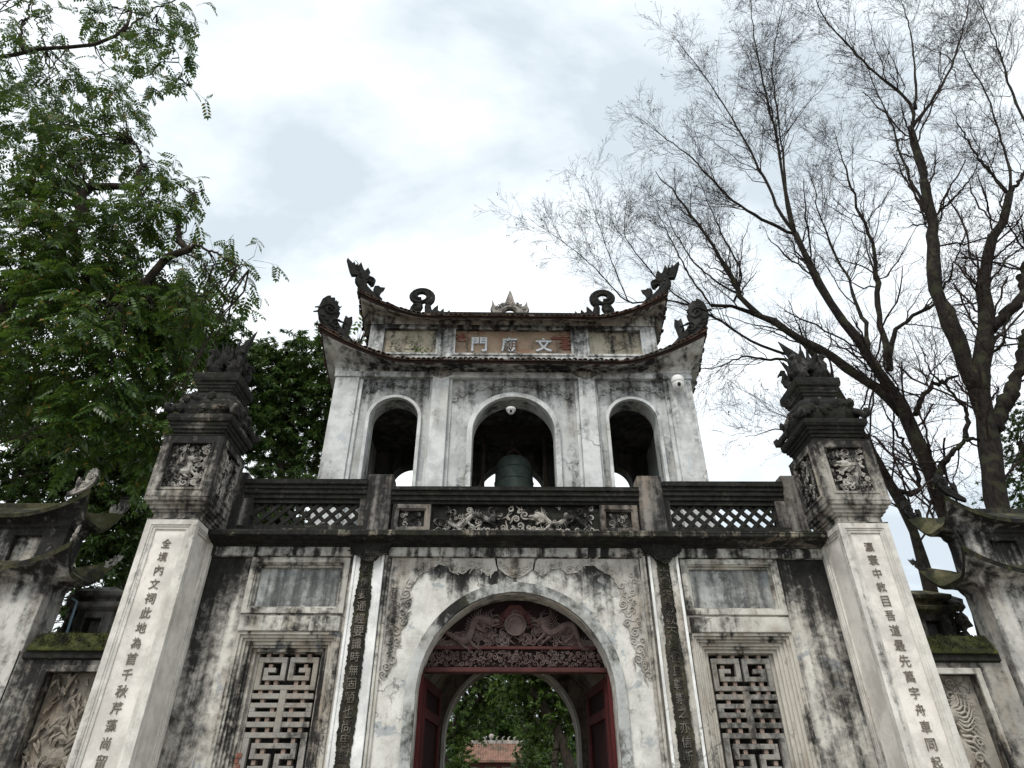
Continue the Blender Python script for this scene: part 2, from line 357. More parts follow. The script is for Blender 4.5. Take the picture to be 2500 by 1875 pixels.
    def scroll(s, x, z, y, r, turns=1.4, a0=0.0, sgn=1, th=None, tail=0.0, n=5, pts=14):
        """carved cloud scroll: a spiral roll lying in the XZ plane with an optional tail"""
        th = th or r * 0.26; P = []; Q = []
        if tail:
            ca, sa = math.cos(a0), math.sin(a0)
            tx, tz = -sa * sgn, ca * sgn
            for k in range(4):
                q = 1 - k / 4
                P.append((x + ca * r - tx * tail * q + ca * tail * 0.35 * q * q, y, z + sa * r - tz * tail * q + sa * tail * 0.35 * q * q)); Q.append(th * (0.35 + 0.6 * k / 4))
        for k in range(pts):
            t = k / (pts - 1); a = a0 + sgn * t * turns * 2 * math.pi; rr = r * (1 - 0.86 * t)
            P.append((x + rr * math.cos(a), y - th * 0.5 * t, z + rr * math.sin(a))); Q.append(th * (1 - 0.45 * t))
        return s.tube(P, Q, n)
    def flame(s, x, z, y, L, ang, w=None, bend=0.35, n=5, k=7):
        """S-bent tapering tongue"""
        w = w or L * 0.14; P = []; Q = []
        for i in range(k):
            t = i / (k - 1); a = ang + bend * math.sin(t * math.pi * 1.6)
            P.append((x + L * t * math.cos(a), y, z + L * t * math.sin(a))); Q.append(max(0.002, w * (1 - t) ** 0.8))
        return s.tube(P, Q, n)
    def mesh(s, name):
        me = bpy.data.meshes.new(name); me.from_pydata(s.v, [], s.f); me.update(); return me
    def build(s, name, mat, parent=None, bevel=0.0, smooth=False, seg=2):
        me = s.mesh(name); me.materials.append(M[mat] if isinstance(mat, str) else mat)
        if smooth: me.polygons.foreach_set('use_smooth', [True] * len(me.polygons))
        o = bpy.data.objects.new(name, me); link(o, parent)
        return finish(o, bevel, seg=seg)
def put(name, me, loc, parent, rot=None, scale=None):
    o = bpy.data.objects.new(name, me); o.location = loc
    if rot: o.rotation_euler = rot
    if scale: o.scale = scale
    return link(o, parent)
def np_mesh(name, V, F, mat, smooth=False):
    V = np.ascontiguousarray(V, dtype=np.float32); F = np.ascontiguousarray(F, dtype=np.int32); k = F.shape[1]
    me = bpy.data.meshes.new(name); me.vertices.add(len(V)); me.vertices.foreach_set('co', V.ravel())
    me.loops.add(F.size); me.loops.foreach_set('vertex_index', F.ravel())
    me.polygons.add(len(F)); me.polygons.foreach_set('loop_start', np.arange(0, F.size, k, dtype=np.int32))
    if smooth: me.polygons.foreach_set('use_smooth', np.ones(len(F), dtype=bool))
    me.update(calc_edges=True); me.validate()
    me.materials.append(M[mat]); return me
def at(x, y, Y):
    """point of the place seen at photo pixel (x, y) (2500 wide) at depth Y"""
    u, v = (x - 1250) / FPX, -(y - 937.5) / FPX; th, ya = R(PITCH), R(YAW)
    a, b, c = u, math.cos(th) - v * math.sin(th), math.sin(th) + v * math.cos(th)
    d = Vector((math.cos(ya) * a - math.sin(ya) * b, math.sin(ya) * a + math.cos(ya) * b, c))
    return Vector((CAMX, 0, CAMZ)) + d * (Y / d.y)

# written characters: outlines of the built-in font turned into thin solid meshes
_chars = {}; rj = random.Random(2)
def char_mesh(ch, mat, depth=0.10, bold=0.012):
    key = (ch, mat)
    if key not in _chars:
        cu = bpy.data.curves.new('character', 'FONT'); cu.body = ch; cu.size = 1.0; cu.extrude = depth; cu.offset = bold; cu.resolution_u = 2
        cu.align_x = 'CENTER'; cu.align_y = 'CENTER'
        o = bpy.data.objects.new('character', cu); col.objects.link(o)
        bpy.context.view_layer.update()
        me = bpy.data.meshes.new_from_object(o.evaluated_get(bpy.context.evaluated_depsgraph_get()))
        bpy.data.objects.remove(o); bpy.data.curves.remove(cu)
        n = len(me.vertices); c = np.empty(n * 3, dtype=np.float32)
        if n:
            me.vertices.foreach_get('co', c); c = c.reshape(-1, 3)
            lo, hi = c.min(0), c.max(0); c[:, :2] -= ((lo + hi) / 2)[:2]
            s_ = 1.0 / max(hi[0] - lo[0], hi[1] - lo[1]); c[:, :2] *= s_
            me.vertices.foreach_set('co', c.ravel())
        me.materials.clear(); me.materials.append(M[mat]); _chars[key] = me
    return _chars[key]
def write_down(text, x, y, z_top, z_bot, size, mat, parent):
    n = len(text)
    for k, ch in enumerate(text):
        z = z_top + (z_bot - z_top) * k / (n - 1)
        q = rj.uniform(.93, 1.08); put('character', char_mesh(ch, mat, .1, .0), (x + rj.uniform(-.004, .004), y, z), parent, (R(90), rj.uniform(-.05, .05), 0), (size * q * .95, size * q, size * 0.5))

# ------------------------------------------------------------------ ground
def sheet(name, x0, x1, y0, y1, z, mat):
    o = MB(); o.quad([(x0, y0, z), (x1, y0, z), (x1, y1, z), (x0, y1, z)]); return tag(o.build(name, mat), kind='structure')
sheet('ground', -600, 600, -600, 600, 0.0, 'ground')
sheet('lawn', -40, 40, 16, 60, 0.008, 'grass')
sheet('path', -2.2, 2.2, 14, 60, 0.016, 'path')

rs = random.Random(11)
# ------------------------------------------------------------------ carving helpers
def jag(p, q, n, amp, r):
    """ragged line between two XZ points"""
    out = []
    for k in range(n):
        t = k / n; out.append((p[0] + (q[0] - p[0]) * t + r.uniform(-amp, amp), p[1] + (q[1] - p[1]) * t + r.uniform(-amp, amp) * 0.5))
    return out
def carve(mb, x0, x1, z0, z1, y, n, r0, r1, seed, flames=0.3):
    r = random.Random(seed); pts = []
    tries = 0
    while len(pts) < n and tries < 4000:
        tries += 1
        rr = r.uniform(r0, r1); x = r.uniform(x0 + rr, x1 - rr); z = r.uniform(z0 + rr, z1 - rr)
        if any((x - a) ** 2 + (z - b) ** 2 < (0.72 * (rr + c)) ** 2 for a, b, c in pts): continue
        pts.append((x, z, rr)); d = r.uniform(0, 0.035)
        if r.random() < flames:
            a = r.uniform(0, 6.28)
            for k in range(3): mb.flame(x, z, y - d, rr * 1.9, a + 0.35 * (k - 1), rr * 0.22, r.choice((-0.5, 0.5)))
        else: mb.scroll(x, z, y - d, rr, r.uniform(1.1, 1.8), r.uniform(0, 6.28), r.choice((-1, 1)), rr * r.uniform(0.24, 0.34), tail=rr * r.uniform(0, 1.6))
    return mb
def sinuous(p, amp, waves, n=34, ph=0.0):
    (x0, z0), (x1, z1) = p; out = []
    L = math.hypot(x1 - x0, z1 - z0); nx, nz = -(z1 - z0) / L, (x1 - x0) / L
    for k in range(n):
        t = k / (n - 1); a = amp * math.sin(ph + waves * 2 * math.pi * t) * (0.5 + 0.5 * min(1, 3 * (1 - t) + .2))
        out.append((x0 + (x1 - x0) * t + nx * a, z0 + (z1 - z0) * t + nz * a))
    return out
def dragon(mb, tail, head, y, amp, waves, rad, ph=0.0, facing=1):
    """carved dragon: snaking scaled body, legs with claws, horned head with a flaming mane"""
    P = sinuous((tail, head), amp, waves, ph=ph); n = len(P)
    Q = [rad * (0.22 + 0.78 * min(1, 2.2 * k / n)) for k in range(n)]
    mb.tube([(p[0], y - 0.012, p[1]) for p in P], Q, 8)
    for k in range(3, n - 1):        # spine fins
        a = math.atan2(P[k][1] - P[k - 1][1], P[k][0] - P[k - 1][0])
        mb.flame(P[k][0] - math.sin(a) * Q[k] * 0.6, P[k][1] + math.cos(a) * Q[k] * 0.6, y - 0.015, Q[k] * 1.5, a + 1.9, Q[k] * 0.32, 0.3, 4, 4)
    for k in (int(n * .35), int(n * .5), int(n * .72), int(n * .85)):     # legs
        x, z = P[k]; sg = 1 if k % 2 else -1
        kx, kz = x + facing * rad * 1.6, z - rad * 2.2
        mb.tube([(x, y - .015, z), (kx - facing * rad * .3, y - .02, kz + rad * .8), (kx + facing * rad * .8, y - .02, kz)], [rad * .6, rad * .45, rad * .3], 6)
        for c in range(4): mb.flame(kx + facing * rad * .8, kz, y - .02, rad * 1.3, (0 if facing > 0 else math.pi) + (c - 1.5) * .5, rad * .16, .3, 4, 4)
    hx, hz = head
    mb.blob((hx, y - .02, hz), (rad * 1.7, rad * 1.1, rad * 1.2), 10, 7)
    mb.blob((hx + facing * rad * 1.7, y - .03, hz + rad * .15), (rad * 1.2, rad * .8, rad * .55), 8, 6)
    mb.tube([(hx, y - .02, hz - rad * .8), (hx + facing * rad * 1.4, y - .03, hz - rad * 1.0), (hx + facing * rad * 2.5, y - .02, hz - rad * .5)], [rad * .4, rad * .35, rad * .15], 6)
    for e_ in (0.35,): mb.blob((hx + facing * rad * .6, y - rad * 1.0, hz + rad * .55), rad * .38, 8, 6)
    for c in range(7): mb.flame(hx - facing * rad * .8, hz + rad * (0.9 - 0.33 * c), y - .03, rad * (4.2 - .25 * abs(c - 3)), (math.pi if facing > 0 else 0) + facing * (-.75 + .2 * c) , rad * .3, .4 * facing)
    for c in (-1, 1): mb.flame(hx + facing * rad * .2, hz + rad, y - .03, rad * 2.4, math.pi / 2 + facing * (.5 + .25 * c), rad * .22, .3)
    return mb

# ================================================================== the main gate
G = thing('temple_gate', (0, 11.5, 0), 'two-storey weathered white temple gate with arched doorway and upturned tiled roofs', 'gate')
W = 9.0; ZC = 4.80
def mir(L, s): return [(s * p[0], p[1]) for p in (L if s > 0 else reversed(L))]
rect = lambda x0, x1, z0, z1: [(x0, z0), (x1, z0), (x1, z1), (x0, z1)]
# lower storey front wall with doorway, window and panel recesses cut through it
outer = [(-4.30, 0), (-1.25, 0)] + [(x, z) for x, z in reversed(arch_pts(1.25, 2.955, 32))] + [(1.25, 0), (4.40, 0), (4.40, 4.97), (-4.30, 4.97)]
holes = []
for s in (-1, 1):
    holes.append(mir(rect(2.36, 3.60, 3.97, 4.62), s)); holes.append(mir(rect(2.32, 3.62, 0.9, 3.68), s))
mb = MB(); mb.plate([outer] + holes, W, W + 0.5); mb.build('front_wall', 'wall', G, 0.012)
mb = MB(); mb.box(-4.30, -2.3, W + 0.5, 14.0, 0, 4.95); mb.build('side_wall', 'wall', G)
mb = MB(); mb.box(2.3, 4.40, W + 0.5, 14.0, 0, 4.95); mb.build('side_wall', 'wall', G)
# vaulted passage
P_in = [(1.62, 0)] + arch_pts(1.62, 2.75, 24) + [(-1.62, 0)]
P_out = [(2.3, 0), (2.3, 4.95), (-2.3, 4.95), (-2.3, 0)]
mb = MB(); mb.plate([P_in + list(reversed(P_out))], W + 0.5, 13.4); mb.build('passage_vault', 'inner', G)
back = [(-2.3, 0), (-1.22, 0)] + list(reversed(arch_pts(1.22, 2.92, 28))) + [(1.22, 0), (2.3, 0), (2.3, 4.95), (-2.3, 4.95)]
mb = MB(); mb.plate([back], 13.4, 14.0); mb.build('back_wall', 'inner', G, 0.01)
mb = MB(); mb.plate([[(1.26, 0)] + arch_pts(1.26, 2.92, 28) + [(-1.26, 0), (-1.20, 0)] + list(reversed(arch_pts(1.20, 2.92, 28))) + [(1.20, 0)]], 13.36, 13.42); mb.build('back_arch_edge', 'white', G)
# arch trim round the doorway
band = lambda ho, hi, zs, cx=0.0, zb=0.0: [(cx + ho, zb)] + arch_pts(ho, zs, 32, cx) + [(cx - ho, zb), (cx - hi, zb)] + list(reversed(arch_pts(hi, zs, 32, cx))) + [(cx + hi, zb)]
mb = MB(); mb.plate([band(1.39, 1.255, 2.96)], W - 0.06, W + 0.02); mb.build('arch_trim', 'trim', G, 0.02)
# central bay: bay plaster sheet, frame moulding
cb = [(-1.735, 0), (-1.392, 0)] + list(reversed(arch_pts(1.392, 2.96, 32))) + [(1.392, 0), (1.735, 0), (1.735, 4.70), (-1.735, 4.70)]
mb = MB(); mb.plate([cb], W - 0.012, W + 0.01); bay = mb.build('central_bay', 'bay', G)
for s in (-1, 1):
    mb = MB()
    for a, b, d in ((1.735, 1.775, .045), (1.775, 1.81, .075)): mb.box(*sorted((s * a, s * b)), W - d, W + .01, 0, 4.70 if d < .06 else 4.72)
    mb.build('bay_moulding', 'frame', G, 0.006)
# plaster valance of cloud scrolls along the top and sides of the bay
for s in (-1, 1):
    r = random.Random(40 + s)
    edge = [(1.72, 4.69), (0.30, 4.69), (0.26, 4.52), (0.38, 4.44), (0.50, 4.53), (0.62, 4.55), (0.74, 4.47), (0.86, 4.50), (0.95, 4.58), (1.08, 4.60), (1.22, 4.50), (1.33, 4.44), (1.40, 4.32), (1.44, 4.20),
            (1.40, 4.06), (1.46, 3.94), (1.43, 3.82), (1.52, 3.70), (1.50, 3.58), (1.56, 3.48), (1.53, 3.36), (1.60, 3.26), (1.64, 3.17), (1.72, 3.15)]
    dense = []
    for k in range(len(edge)):
        p, q = edge[k], edge[(k + 1) % len(edge)]
        big = math.hypot(q[0] - p[0], q[1] - p[1])
        dense += jag(p, q, max(1, int(big / 0.035)), 0.012 if k not in (0, len(edge) - 1) else 0.0, r)
    mb = MB(); mb.plate([mir(dense, s)], W - 0.026, W - 0.005); v = mb.build('valance', 'relief', G)
    mb = MB()
    for k in range(3, len(edge) - 1):
        p = edge[k]; rr = r.uniform(.045, .075)
        mb.scroll(s * (p[0] + .05 * (p[1] < 4.4)), p[1] + .055 * (p[1] > 4.4), W - .03, rr, r.uniform(1.1, 1.7), r.uniform(0, 6), r.choice((-1, 1)), rr * .22, tail=rr * 1.2)
    for k in range(16):
        z = r.uniform(3.25, 4.5); x = 1.66 - .18 * max(0, (z - 3.2) / 1.4) * r.random(); rr = r.uniform(.03, .05)
        mb.scroll(s * x, z, W - .03, rr, 1.3, r.uniform(0, 6), r.choice((-1, 1)), rr * .25)
    tag(mb.build('cloud_scrolls', 'relief', v), kind='stuff')
mb = MB(); mb.plate([[(-.26, 4.69), (-.24, 4.55), (-.15, 4.47), (-.05, 4.42), (.05, 4.42), (.15, 4.47), (.24, 4.55), (.26, 4.69)]], W - .028, W - .005)
v = mb.build('valance', 'relief', G)
mb = MB()
for s in (-1, 1):
    for k in range(4): mb.scroll(s * (.06 + .05 * k), 4.48 + .045 * k, W - .034, .04, 1.3, 1 + k, s, .01)
    mb.flame(0, 4.46, W - .034, .16, math.pi / 2 + s * .5, .02)
mb.blob((0, W - .035, 4.50), (.05, .02, .04)); mb.build('mask_carving', 'relief', v)

# pilasters with vertical couplets on a mossy strip
COUP = {-1: '吾儒要通經要識時無固陋也尚思聖訓永相敦', 1: '大國不易教不變俗且尊崇之亦信斯文原有用'}
for s in (-1, 1):
    a, b = (1.82, 2.24) if s < 0 else (1.84, 2.26)
    mb = MB(); mb.box(*sorted((s * a, s * b)), W - .085, W + .01, 0, 4.70); pil = mb.build('pilaster', 'white' if s < 0 else 'frame', G, 0.012)
    mb = MB()
    for e0 in (a, b - .035): mb.box(*sorted((s * e0, s * (e0 + .035))), W - .105, W - .08, 0, 4.70)
    mb.build('pilaster_edge', 'white', pil, 0.006)
    r = random.Random(70 + s); c = s * ((a + b) / 2 + (.02 if s < 0 else -.01)); L = []; Rr = []
    z = 4.69; wv = .085
    while z > 0.3:
        wv = min(.11, max(.085, wv + r.uniform(-.006, .006)))
        L.append((c - wv + r.uniform(-.009, .009), z)); Rr.append((c + wv + r.uniform(-.009, .009), z)); z -= .017
    mb = MB(); mb.plate([L + list(reversed(Rr))], W - .10, W - .08); st = mb.build('moss_strip', 'strip', pil)
    write_down(COUP[s], c, W - .108, 4.48, 1.63, .128, 'pilchar', pil)
    # carved bracket where the pilaster meets the cornice
    mb = MB(); cx = s * (a + b) / 2
    mb.plate([[(cx - .30, 4.86), (cx - .26, 4.76), (cx - .16, 4.72), (cx - .10, 4.63), (cx, 4.59), (cx + .10, 4.63), (cx + .16, 4.72), (cx + .26, 4.76), (cx + .30, 4.86)]], W - .16, W - .08)
    for k in range(7): mb.scroll(cx + (k - 3) * .075, 4.78 - .05 * (3 - abs(k - 3)), W - .165, .05, 1.4, r.uniform(0, 6), r.choice((-1, 1)), .014, tail=.05)
    mb.build('pilaster_bracket', 'mold', G, 0.006)

# side bays: recessed panel with stepped frame, string band, fret-work window
def fret_bars():
    """bars of the fret grille (long-life motif): lists of rectangles in (u, z); u from the centre line"""
    H = .39; B = []
    for m in (-1, 1):
        B.append(('fret_spiral', m, [(.018, H, 3.354, 3.419), (H - .065, H, 3.027, 3.354), (.018, .083, 3.139, 3.354), (.083, H - .09, 3.139, 3.196), (H - .15, H - .09, 3.196, 3.29), (.15, H - .15, 3.235, 3.29), ]))
    B.append(('fret_bar', 0, [(-H + .065, H - .065, 3.027, 3.083)]))
    B.append(('fret_stem', 0, [(-.042, .042, 2.545, 3.0265)]))
    for m in (-1, 1):
        B.append(('fret_bar', m, [(.0425, H, 2.924, 2.986)])); B.append(('fret_bar', m, [(.0425, H, 2.602, 2.662)]))
        B.append(('fret_link', m, [(.0425, H, 2.822, 2.876), (.0425, H, 2.715, 2.775), (H - .07, H, 2.775, 2.822)]))
    B.append(('fret_bar', 0, [(-H, H, 2.485, 2.544)]))
    for m in (-1, 1):
        B.append(('fret_side', m, [(H - .075, H, 1.55, 2.4845)]))
        B.append(('fret_spiral', m, [(0.0005, H - .115, 2.37, 2.427), (H - .175, H - .115, 2.257, 2.37), (.03, H - .175, 2.257, 2.313), (.03, .095, 1.70, 2.257), (.095, H - .115, 2.12, 2.185), (.095, H - .115, 1.98, 2.045), (.095, H - .115, 1.84, 1.905)]))
    B.append(('fret_bar', 0, [(-H, H, 1.485, 1.549)]))
    return B
for s in (-1, 1):
    # recessed upper panel
    mb = MB(); mb.box(*sorted((s * 2.36, s * 3.60)), W + .07, W + .2, 3.97, 4.62); pn = mb.build('recessed_panel', 'panel', G)
    mb = MB()
    x0, x1 = sorted((s * 2.30, s * 3.66)); mb.ring(x0, x1, 3.93, 4.69, .075, W - .035, W + .005)
    mb.ring(x0 + .06, x1 - .06, 3.97, 4.63, .035, W - .01, W + .05); mb.ring(x0 + .075, x1 - .075, 3.985, 4.615, .05, W + .03, W + .09)
    mb.build('panel_frame', 'frame', pn, 0.006)
    mb = MB(); mb.box(x0 + .02, x1 - .02, W - .055, W + .005, 3.70, 3.895); mb.build('string_band', 'frame', G, 0.01)
    # window
    cx = s * 2.965; mb = MB()
    x0, x1 = sorted((s * 2.29, s * 3.65))
    mb.plate([rect(x0, x1, .8, 3.70), rect(x0 + .05, x1 - .05, .9, 3.66)], W - .03, W + .02)
    for i_, (d, y_) in enumerate(((.085, .05), (.12, .085), (.165, .12), (.20, .15), (.245, .19))):
        k0 = d - .05
        mb.plate([rect(x0 + k0, x1 - k0, .85, 3.70 - k0 * .9), rect(x0 + d, x1 - d, .95, 3.70 - d * .9)], W + y_ - .05, W + y_)
    win = mb.build('fret_window', 'frame2', G, 0.006)
    mb = MB(); mb.box(x0 + .05, x1 - .05, W + .42, W + .48, .85, 3.66); mb.build('window_back', 'shadedark', win)
    mb = MB()
    for k, sx in enumerate((-1, 1)): mb.box(cx + sx * .435 - .03, cx + sx * .435 + .03, W + .20, W + .32, .95, 3.47)
    mb.box(cx - .465, cx + .465, W + .20, W + .32, 3.47, 3.53); mb.build('grille_surround', 'frame2', win, 0.005)
    r = random.Random(5 + s)
    for nm, m_s, rects in fret_bars():
        mb = MB()
        for q_, (u0, u1, z0, z1) in enumerate(rects):
            if m_s: u0, u1 = sorted((m_s * u0, m_s * u1))
            mb.box(cx + u0, cx + u1, W + .17, W + .245 - .0007 * q_, z0, z1)
        mb.build(nm, 'grille', win, 0.004)
    pin = MB().box(-.024, .024, W + .19, W + .28, -.026, .026).mesh('spacer'); pin.materials.append(M['grillepin'])
    for z, us in ((3.437, (-.27, -.1, .1, .27)), (3.112, (-.22, -.12, .12, .22)), (3.31, (-.24, .24)), (3.005, (-.3, -.16, .16, .3)), (2.90, (-.24, .24)), (2.798, (-.12, .12)), (2.688, (-.28, -.14, .14, .28)), (2.573, (-.3, -.14, .14, .3)), (2.455, (-.22, 0, .22)), (2.34, (-.12, .12)), (2.22, (-.2, .2))):
        for u in us: put('spacer', pin, (cx + u + r.uniform(-.02, .02), 0, z), win)
    if s < 0:      # fallen plaster shows the bricks beside the grille
        bm_ = MB().box(-.045, .045, -.03, .03, -.026, .026).mesh('brick'); bm_.materials.append(M['brick'])
        for k in range(9): put('brick', bm_, (cx - .42 - (.012 if k % 2 else -.012), W + .185, 2.13 + .058 * k - .3), win)
# cornice ledge
mb = MB(); mb.profx([(W + .02, 4.70), (W - .065, 4.70), (W - .075, 4.715), (W - .075, 4.825), (W - .05, 4.83), (W + .02, 4.83)], -4.28, 4.38); mb.build('frieze_band', 'frieze', G, 0.005)
mb = MB(); mb.profx([(W + .01, 4.832), (W - .09, 4.832), (W - .10, 4.85), (W - .16, 4.855), (W - .20, 4.872), (W - .25, 4.878), (W - .29, 4.893), (W - .30, 4.91), (W + .01, 4.93)], -4.235, 4.33); mb.build('cornice', 'mold', G, 0.004)
mb = MB(); mb.profx([(W + .05, 4.912), (W - .34, 4.90), (W - .345, 4.965), (W - .33, 4.985), (W + .05, 4.999)], -4.24, 4.335); mb.build('ledge', 'lip', G, 0.012)
mb = MB(); mb.box(-4.3, 4.4, W + .03, 14.1, 4.951, 5.0); mb.build('terrace_floor', 'mold', G)

# balustrade
def post(x0, x1, zt, nm='balustrade_post'):
    mb = MB(); mb.box(x0, x1, W - .03, W + .30, 4.985, zt); return mb.build(nm, 'mold2', G, 0.018)
for s in (-1, 1):
    post(*sorted((s * 1.83, s * 2.20)), 5.98); post(*sorted((s * 4.01, s * 4.28)), 6.0)
    x0, x1 = sorted((s * 2.201, s * 4.009))
    mb = MB(); mb.profx([(W + .02, 5.60), (W + .02, 5.66), (W - .005, 5.67), (W - .005, 5.73), (W - .03, 5.74), (W - .03, 5.79), (W - .06, 5.80), (W - .06, 5.875), (W + .26, 5.885), (W + .26, 5.60)], x0, x1); mb.build('rail', 'mold', G, 0.006)
    mb = MB(); mb.box(x0, x1, W + .0, W + .24, 4.99, 5.175); mb.build('lower_rail', 'mold', G, 0.006)
    mb = MB(); mb.box(*sorted((s * 2.201, s * 2.29)), W + .02, W + .22, 5.176, 5.60); mb.build('baluster_frame', 'mold2', G, 0.008)
    mb = MB(); mb.box(*sorted((s * 3.86, s * 4.009)), W + .02, W + .22, 5.176, 5.60); mb.build('baluster_frame', 'mold2', G, 0.008)
    mb = MB(); mb.box(*sorted((s * 2.291, s * 3.859)), W + .05, W + .2, 5.535, 5.60); lf = mb.build('lattice_panel', 'mold', G, 0.006)
    a, b = sorted((s * 2.291, s * 3.859)); zl, zh = 5.176, 5.535; hh = zh - zl
    for dirn in (-1, 1):
        x = a - hh
        while x < b:
            # a slanted slat from (x, zl) to (x+hh, zh) (or mirrored), clipped to the panel
            t0, t1 = max(0.0, (a - x) / hh), min(1.0, (b - x) / hh)
            if t1 - t0 > .08:
                p0, p1 = (x + t0 * hh, zl + t0 * hh), (x + t1 * hh, zl + t1 * hh)
                if dirn < 0: p0, p1 = (a + b - p0[0], p0[1]), (a + b - p1[0], p1[1])
                dx, dz = p1[0] - p0[0], p1[1] - p0[1]; L = math.hypot(dx, dz); nx, nz = -dz / L * .027, dx / L * .027
                yo = W + .08 + (.012 if dirn < 0 else 0)
                mb = MB(); mb.plate([[(p0[0] - nx, p0[1] - nz), (p1[0] - nx, p1[1] - nz), (p1[0] + nx, p1[1] + nz), (p0[0] + nx, p0[1] + nz)]], yo, yo + .035)
                mb.build('lattice_slat', 'mold', lf)
            x += .192
mb = MB(); mb.profx([(W + .02, 5.52), (W + .02, 5.56), (W - .01, 5.57), (W - .01, 5.63), (W - .04, 5.64), (W - .04, 5.70), (W - .07, 5.705), (W - .07, 5.765), (W + .26, 5.775), (W + .26, 5.52)], -1.829, 1.829); mb.build('rail', 'mold', G, 0.006)
mb = MB(); mb.box(-1.829, 1.829, W + .10, W + .24, 4.99, 5.519); ctr = mb.build('parapet_panel', 'mold', G)
mb = MB(); mb.box(-1.829, 1.829, W + .02, W + .099, 4.99, 5.09); mb.build('lower_rail', 'mold', G, 0.006)
for s in (-1, 1):
    x0, x1 = sorted((s * 1.24, s * 1.80)); mb = MB(); mb.ring(x0, x1, 5.091, 5.519, .07, W + .02, W + .099); mb.ring(x0 + .06, x1 - .06, 5.151, 5.459, .03, W + .045, W + .0992)
    mb.build('panel_frame', 'mold2', ctr, 0.005)
    mb = MB(); carve(mb, x0 + .1, x1 - .1, 5.17, 5.44, W + .095, 12, .03, .06, 90 + s, .6); tag(mb.build('leaf_carving', 'reliefdark', ctr), kind='stuff')
for s in (-1, 1): dragon(MB(), (s * 1.15, 5.22), (s * .30, 5.33), W + .06, .075, 1.6, .038, ph=1.0, facing=-s).build('dragon_relief', 'reliefmid', ctr)
mb = MB(); carve(mb, -1.2, 1.2, 5.09, 5.51, W + .085, 60, .03, .07, 7, .4); tag(mb.build('cloud_relief', 'reliefmid', ctr), kind='stuff')
mb = MB(); r = random.Random(3)
for k in range(34): mb.scroll(-1.18 + k * .0715, 5.11 + r.uniform(-.01, .02), W + .05, .042, 1.2, r.uniform(0, 6), r.choice((-1, 1)), .014)
tag(mb.build('wave_relief', 'relief', ctr), kind='stuff')

# carved wooden tympanum, beams, door leaves
ty = 9.28
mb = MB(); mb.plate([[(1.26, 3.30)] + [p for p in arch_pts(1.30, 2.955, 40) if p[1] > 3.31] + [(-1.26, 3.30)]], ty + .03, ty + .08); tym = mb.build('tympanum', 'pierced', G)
mb = MB(); mb.box(-1.24, 1.24, ty - .05, ty + .09, 3.255, 3.315); mb.build('lintel_beam', 'woodframe', tym, .01)
mb = MB(); mb.box(-1.22, 1.22, ty - .02, ty + .04, 3.545, 3.585); mb.build('middle_beam', 'woodframe', tym, .008)
mb = MB(); mb.tube([(.135 * math.cos(a), ty - .03, 3.86 + .135 * math.sin(a)) for a in [2 * math.pi * k / 24 for k in range(25)]], .016, 6)
mb.lathe(0, 0, [(.125, -.01), (.125, .03), (.11, .035)], 24); 
for i_ in range(len(mb.v) - 72, len(mb.v)):
    x_, y_, z_ = mb.v[i_]; mb.v[i_] = (x_, ty + .01 - z_, 3.86 + y_)
mb.build('moon_disc', 'wood', tym)
mb = MB(); mb.plate([[(-.20, 3.90), (.20, 3.90), (.19, 4.0), (.11, 4.09), (.08, 4.13), (-.08, 4.13), (-.11, 4.09), (-.19, 4.0)]], ty + .0, ty + .035)
for s in (-1, 1):
    for k in range(4): mb.flame(s * (.14 + .02 * k), 3.95 - .04 * k, ty - .01, .13, math.pi / 2 - s * (.3 + .25 * k), .02)
mb.build('moon_flames', 'woodframe', tym, .005)
for s in (-1, 1): dragon(MB(), (s * 1.02, 3.63), (s * .36, 3.90), ty, .11, 1.35, .052, ph=.8, facing=-s).build('dragon_carving', 'wood', tym)
mb = MB(); r = random.Random(9)
for s in (-1, 1):
    for k in range(120):
        x = r.uniform(.04, 1.12); zm = 2.95 + math.sqrt(max(.05, 1.2 ** 2 - x * x)) - .12
        z = r.uniform(3.61, max(3.62, min(zm, 3.62 + .5 * (1.05 - x) + .25)))
        rr = r.uniform(.022, .048); mb.scroll(s * x, z, ty + .012, rr, r.uniform(1.0, 1.5), r.uniform(0, 6), r.choice((-1, 1)) * s, rr * .3, tail=rr * 1.8)
        if k % 3 == 0: mb.flame(s * x, z, ty, .12, r.uniform(0, 6.2), .018)
tag(mb.build('cloud_carving', 'wood', tym), kind='stuff')
mb = MB(); mb.scroll(0, 3.43, ty - .01, .06, 2.2, 0, 1, .014); carve(mb, -1.17, 1.17, 3.322, 3.542, ty + .02, 190, .016, .04, 21, .3); tag(mb.build('frieze_carving', 'wood', tym), kind='stuff')
